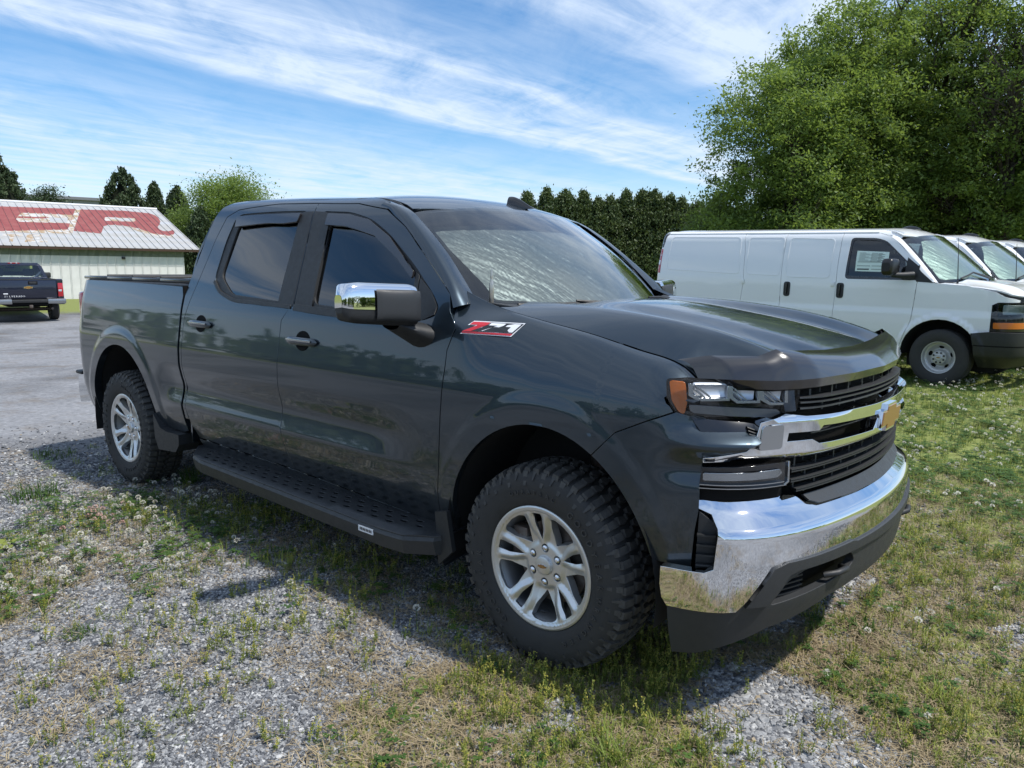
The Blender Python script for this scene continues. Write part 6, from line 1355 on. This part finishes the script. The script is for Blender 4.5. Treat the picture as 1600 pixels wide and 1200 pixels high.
def stone(seed,m):
    g=np.random.default_rng(seed);bm=bmesh.new();bmesh.ops.create_icosphere(bm,subdivisions=1,radius=1.)
    sc=(1.,g.uniform(.6,.95),g.uniform(.32,.55))
    for v in bm.verts:
        v.co=Vector([c*s for c,s in zip(v.co,sc)])*float(g.uniform(.72,1.18))
    me=bpy.data.meshes.new('stone');bm.to_mesh(me);bm.free();me.materials.append(m);o=bpy.data.objects.new('stone',me);COL.objects.link(o);return o
def clover(seed):
    g=np.random.default_rng(seed);V=[];f=[]
    for i in range(9):
        x,y,z=g.normal(0,.022),g.normal(0,.022),g.uniform(.012,.045);s=g.uniform(.007,.012);a0=g.uniform(0,6.28)
        for k in range(3):
            a=a0+k*2.094;ca,sa=math.cos(a),math.sin(a);b=len(V)
            for r,w,h in ((0,0,0),(.6,.55,.12),(1.15,.45,.05),(1.2,0,-.02),(1.15,-.45,.05),(.6,-.55,.12)): V.append((x+s*(r*ca-w*sa),y+s*(r*sa+w*ca),z+s*h))
            f.append(tuple(b+q for q in range(6)))
    return mob('clover',V,f,MC)
def flower(seed,m):
    g=np.random.default_rng(seed);V=[];f=[];z0=g.uniform(.05,.085)
    for i in range(46):
        q=g.normal(0,1,3);q[2]=abs(q[2])*.9-.25;q/=np.linalg.norm(q);c=q*.0085+np.array([0,0,z0]);t=np.cross(q,[.3,.5,.8]);t/=np.linalg.norm(t);e=q*.0045;t*=.0019;b=len(V);V+=[tuple(c-t),tuple(c+t),tuple(c+e+t*.6),tuple(c+e-t*.6)];f.append((b,b+1,b+2,b+3))
    b=len(V);V+=[(-.0008,0,0),(.0008,0,0),(.0008,0,z0),(-.0008,0,z0)];f.append((b,b+1,b+2,b+3));b=len(V);V+=[(0,-.0008,0),(0,.0008,0),(0,.0008,z0),(0,-.0008,z0)];f.append((b,b+1,b+2,b+3))
    me=mob('clover_head',V,f,None,mats=[m,MC],fm=[0]*46+[1,1]);return me
def weed(seed,h=.10,yl=1.):
    g=np.random.default_rng(seed);V=[];f=[];fm=[]
    for s in range(int(g.integers(1,4))):
        a=g.uniform(0,6.28);ln=g.uniform(0,.35);H=h*g.uniform(.6,1.2);P0=np.array([g.normal(0,.008),g.normal(0,.008),0])
        pt=lambda t:P0+np.array([math.cos(a)*ln*H*t,math.sin(a)*ln*H*t,H*t])
        for k in range(5):
            p,q=pt(k/5),pt((k+1)/5);b=len(V);w=.0011;V+=[tuple(p-[w,0,0]),tuple(p+[w,0,0]),tuple(q+[w,0,0]),tuple(q-[w,0,0])];f.append((b,b+1,b+2,b+3));fm.append(0)
        for k in range(16):
            t=g.uniform(.12,1.);p=pt(t);d=g.uniform(0,6.28);L=(.013*(1.15-t*.6))*g.uniform(.7,1.3);u=np.array([math.cos(d),math.sin(d),.6]);u/=np.linalg.norm(u);w=np.cross(u,[0,0,1.]);w/=np.linalg.norm(w);b=len(V)
            V+=[tuple(p),tuple(p+u*L*.5+w*L*.22),tuple(p+u*L),tuple(p+u*L*.5-w*L*.22)];f.append((b,b+1,b+2,b+3));fm.append(0)
        for k in range(int(9*yl)):
            p=pt(g.uniform(.82,1.03))+g.normal(0,.0035,3);d=g.normal(0,1,3);d/=np.linalg.norm(d);w=np.cross(d,[.2,.9,.4]);w/=np.linalg.norm(w);b=len(V);V+=[tuple(p),tuple(p+d*.0045+w*.002),tuple(p+d*.0075),tuple(p+d*.0045-w*.002)];f.append((b,b+1,b+2,b+3));fm.append(1)
    return mob('weed',V,f,None,mats=[MW,MY],fm=fm)
def straws(seed):
    g=np.random.default_rng(seed);V=[];f=[]
    for i in range(16):
        x,y,z=g.normal(0,.03),g.normal(0,.03),g.uniform(.002,.016);a=g.uniform(0,6.28);L=g.uniform(.02,.06);w=.0011;dx,dy=math.cos(a)*L,math.sin(a)*L;nx,ny=-math.sin(a)*w,math.cos(a)*w;dz=g.normal(0,.007);b=len(V)
        V+=[(x-nx,y-ny,z),(x+nx,y+ny,z),(x+dx/2+nx,y+dy/2+ny,z+.005),(x+dx/2-nx,y+dy/2-ny,z+.005),(x+dx+nx*.4,y+dy+ny*.4,z+dz),(x+dx-nx*.4,y+dy-ny*.4,z+dz)];f+=[(b,b+1,b+2,b+3),(b+3,b+2,b+4,b+5)]
    return mob('straw',V,f,MS)
def sample_px(n,x0,x1,y0,y1,seed):
    """ground points spread evenly over a part of the view (denser where the viewer is close)"""
    g=np.random.default_rng(seed);px=g.uniform(x0,x1,n);py=g.uniform(y0,y1,n)
    d=_f[None]*1163.5+_r[None]*(px-800)[:,None]+_u[None]*(600-py)[:,None];t=-CAM[2]/d[:,2];return CAM[:2]+d[:,:2]*t[:,None]
def area(n,x0,x1,y0,y1,seed):
    g=np.random.default_rng(seed);return np.stack([g.uniform(x0,x1,n),g.uniform(y0,y1,n)],-1)
def dens_dist(P,d0): # thinning with distance
    D=np.hypot(P[:,0]-CAM[0],P[:,1]-CAM[1]);return np.minimum(1,(d0/D)**1.2)
def dist(P): return np.hypot(P[:,0]-CAM[0],P[:,1]-CAM[1])
def infront(P):
    d=P-CAM[:2];f=d[:,0]*_f[0]+d[:,1]*_f[1];r=d[:,0]*_r[0]+d[:,1]*_r[1];return (f>-.2)&(np.abs(r)<f*.78+.9)
rg=np.random.default_rng(3)
def rv(n): return rg.uniform(0,6.283,n)
# gravel stones near the viewer
P=np.concatenate([sample_px(200000,-60,1660,690,1240,21),sample_px(120000,-60,900,620,1000,27),area(60000,-5.,2.4,-3.2,1.5,28)]);D=dist(P);k=(D<8.5)&(D>.9);P=P[k];D=D[k]
gn,sn,_=fields(P);keep=rg.uniform(0,1,len(P))<(1-.80*np.clip(gn*1.15,0,1)-.15*sn)*(1-ss(5.,8.2,D)*.93);P=P[keep];D=D[keep]
big_=np.zeros(len(P))
for poly,w in GW: big_=np.maximum(big_,soft(P,poly,w))
sc=(.0050+.0050*rg.uniform(0,1,len(P))**2.2)*(1+.9*big_*rg.uniform(.3,1,len(P)))*(.75+.14*D);lg=rg.uniform(0,1,len(P))<.006;sc[lg]*=2.1
ix=rg.choice(5,len(P),p=[.27,.35,.24,.11,.03])*2+rg.integers(0,2,len(P));ix=np.where((big_>.5)&(rg.uniform(0,1,len(P))<.45),rg.integers(4,8,len(P)),ix)
scatter('gravel_stones','loose grey gravel stones over the near yard','gravel',[stone(100+i,MR[i//2]) for i in range(10)],P,sc,rv(len(P)),ix,rg.normal(0,.35,(len(P),2)),zoff=.002)
# straw litter
P=area(90000,-4.5,5.,-3.4,7.,22);k=infront(P);P=P[k];gn,sn,_=fields(P);k=rg.uniform(0,1,len(P))<sn*1.1*dens_dist(P,3.);P=P[k]
scatter('dry_straw','dry straw and dead grass lying between the weeds','dry grass',[straws(i) for i in range(4)],P,rg.uniform(.7,1.3,len(P)),rv(len(P)),rg.integers(0,4,len(P)))
# grass tufts
P=area(210000,-9.,9.,-3.4,14.,23);k=infront(P);P=P[k];gn,sn,cn=fields(P);k=rg.uniform(0,1,len(P))<np.clip(gn*1.05-.25,0,1)*dens_dist(P,3.6);P=P[k];D=dist(P);gn=gn[k]
kinds=[blade_tuft('grass_tuft',9,.045,.022,.0030,MG,1,.9),blade_tuft('grass_tuft',10,.06,.02,.0032,MG,2,.7),blade_tuft('grass_tuft',10,.05,.025,.003,MGd,3,1.),blade_tuft('grass_tuft',7,.04,.03,.0028,MG,4,1.2)]
scatter('short_grass','short green grass growing through the gravel and over the lawn','grass',kinds,P,rg.uniform(.6,1.15,len(P))*(1+.045*D)*np.where(P[:,1]<-1.3,.75,1),rv(len(P)),rg.integers(0,4,len(P)))
# clover
P=area(120000,-8.,8.,-3.4,12.,24);k=infront(P);P=P[k];gn,sn,cn=fields(P);n=lumpy(P,4.5,31);k=rg.uniform(0,1,len(P))<np.clip(gn*1.1-.2,0,1)*(.10+.90*cn)*np.clip(.6+n,0.05,1)*dens_dist(P,3.8);P=P[k];D=dist(P)
scatter('clover_leaves','low dark green clover leaves in patches','clover',[clover(i) for i in range(4)],P,rg.uniform(.7,1.2,len(P))*(1+.05*D),rv(len(P)),rg.integers(0,4,len(P)))
P=area(26000,-8.,9.,-3.4,11.,25);k=infront(P);P=P[k];gn,sn,cn=fields(P);n=lumpy(P,3.5,32);k=rg.uniform(0,1,len(P))<cn*np.clip(gn*1.2,0,1)*np.clip(.5+n*1.1,.05,1)*.8;P=P[k]
P2=area(4200,-5.4,-1.4,-2.7,-.5,29);_,_,c2_=fields(P2);P2=P2[(rg.uniform(0,1,len(P2))<c2_*np.clip(.45+lumpy(P2,4.5,34),.05,1)*.42)&(soft(P2,RW[5][0],.1)>.1)];P=np.concatenate([P,P2])
pk=soft(P,poly_w([(90,830),(175,822),(180,845),(100,850)]),.12)>rg.uniform(0,1,len(P))
scatter('clover_flowers','round white and pinkish clover heads dotted over the grass','clover flowers',[flower(i,MF) for i in range(3)]+[flower(9,MP)],P,rg.uniform(.8,1.3,len(P))*(1+.02*dist(P)),rv(len(P)),np.where(pk,3,rg.integers(0,3,len(P))))
# upright weeds with yellow tips
P=area(60000,-3.5,3.4,-3.2,2.5,26);k=infront(P)&(dist(P)<5.2);P=P[k];gn,sn,cn=fields(P);n=lumpy(P,3.,33)
tyr=soft(P,poly_w([(700,1060),(800,1030),(900,1045),(1080,1000),(1090,1060),(900,1110),(720,1110)]),.08)
k=rg.uniform(0,1,len(P))<np.clip(.10*(gn>.02)+gn*.30*(1-cn*.8)+.55*tyr,0,1)*np.clip(.55+n,.08,1)*.85;P=P[k]
scatter('upright_weeds','thin upright weeds with small yellow tips','weeds',[weed(i,.075) for i in range(5)]+[weed(7,.11)],P,rg.uniform(.55,1.1,len(P)),rv(len(P)),rg.integers(0,6,len(P)))
# single plants one can point at
def plant(label,px,py,parts):
    x,y=gp(px,py);t=thing('weed_clump',label,'weed',(x,y,float(terr(x,y))))
    for p in parts: p.parent=t
    return t
plant('tall bright grass clump at the bottom centre, in front of the near front wheel',955,1185,[blade_tuft('grass_blades',85,.155,.055,.0042,MG,51,.75)])
plant('dark grass clump between the rear tyre and the end of the running board',298,756,[blade_tuft('grass_blades',40,.16,.06,.009,MGd,52,.7)])
plant('spreading green grass clump at the left edge above the clover',55,775,[blade_tuft('grass_blades',110,.13,.16,.007,MGd,53,1.1)])
plant('small green grass clump left of the rear wheel, highest of the left clumps',85,712,[blade_tuft('grass_blades',80,.10,.15,.007,MGd,54,1.1)])
plant('low green clump lying on bare gravel at lower left',125,992,[blade_tuft('grass_blades',70,.045,.06,.005,MGd,55,1.6)])
plant('green grass clump right of the small stones at the lower right',1470,1095,[blade_tuft('grass_blades',60,.08,.05,.005,MG,56,1.)])
plant('leafy dark green weed in front of the bumper corner',1345,985,[blade_tuft('grass_blades',60,.06,.06,.009,MGd,57,1.3)])
def broad(seed,n,L,m):
    g=np.random.default_rng(seed);V=[];f=[]
    for i in range(n):
        a=i*2.4+g.uniform(-.3,.3);l=L*g.uniform(.6,1.1);ca,sa=math.cos(a),math.sin(a);b=len(V)
        for t,w in ((0,.04),(.35,.08),(.6,.28),(.8,.26),(1,.04)):
            z=l*(.55*t-.30*t*t)+.01
            for s_ in (-1,0,1): V.append((ca*t*l-sa*s_*w*l,sa*t*l+ca*s_*w*l,z+abs(s_)*.03*l*w*4))
        for k in range(4):
            for s_ in range(2): q=b+k*3+s_;f.append((q,q+1,q+4,q+3))
    return mob('leaf_rosette',V,f,m,smooth=True)
plant('small pale broadleaf weed standing alone at the left',73,945,[broad(3,6,.055,MW)])
plant('pale broadleaf weed at the left picture edge',4,862,[broad(5,7,.09,MW)])
def bigstone(label,px,py,s,m,seed):
    x,y=gp(px,py);o=stone(seed,m);o.name='stone';o.location=(x,y,float(terr(x,y))+s*.25);o.scale=(s,s,s);o.rotation_euler=(0,0,seed);tag(o,label,'stone')
bigstone('pale tan stone lying flat at the bottom left of the gravel',178,1130,.018,MR[4],201);bigstone('white stone beside weeds below the near front wheel',778,1172,.022,MR[3],202);bigstone('broad tan stone at the left end of the lower right gravel patch',1120,1112,.020,MR[4],203);bigstone('tan stone alone in the gravel at lower centre left',532,1027,.014,MR[4],204)
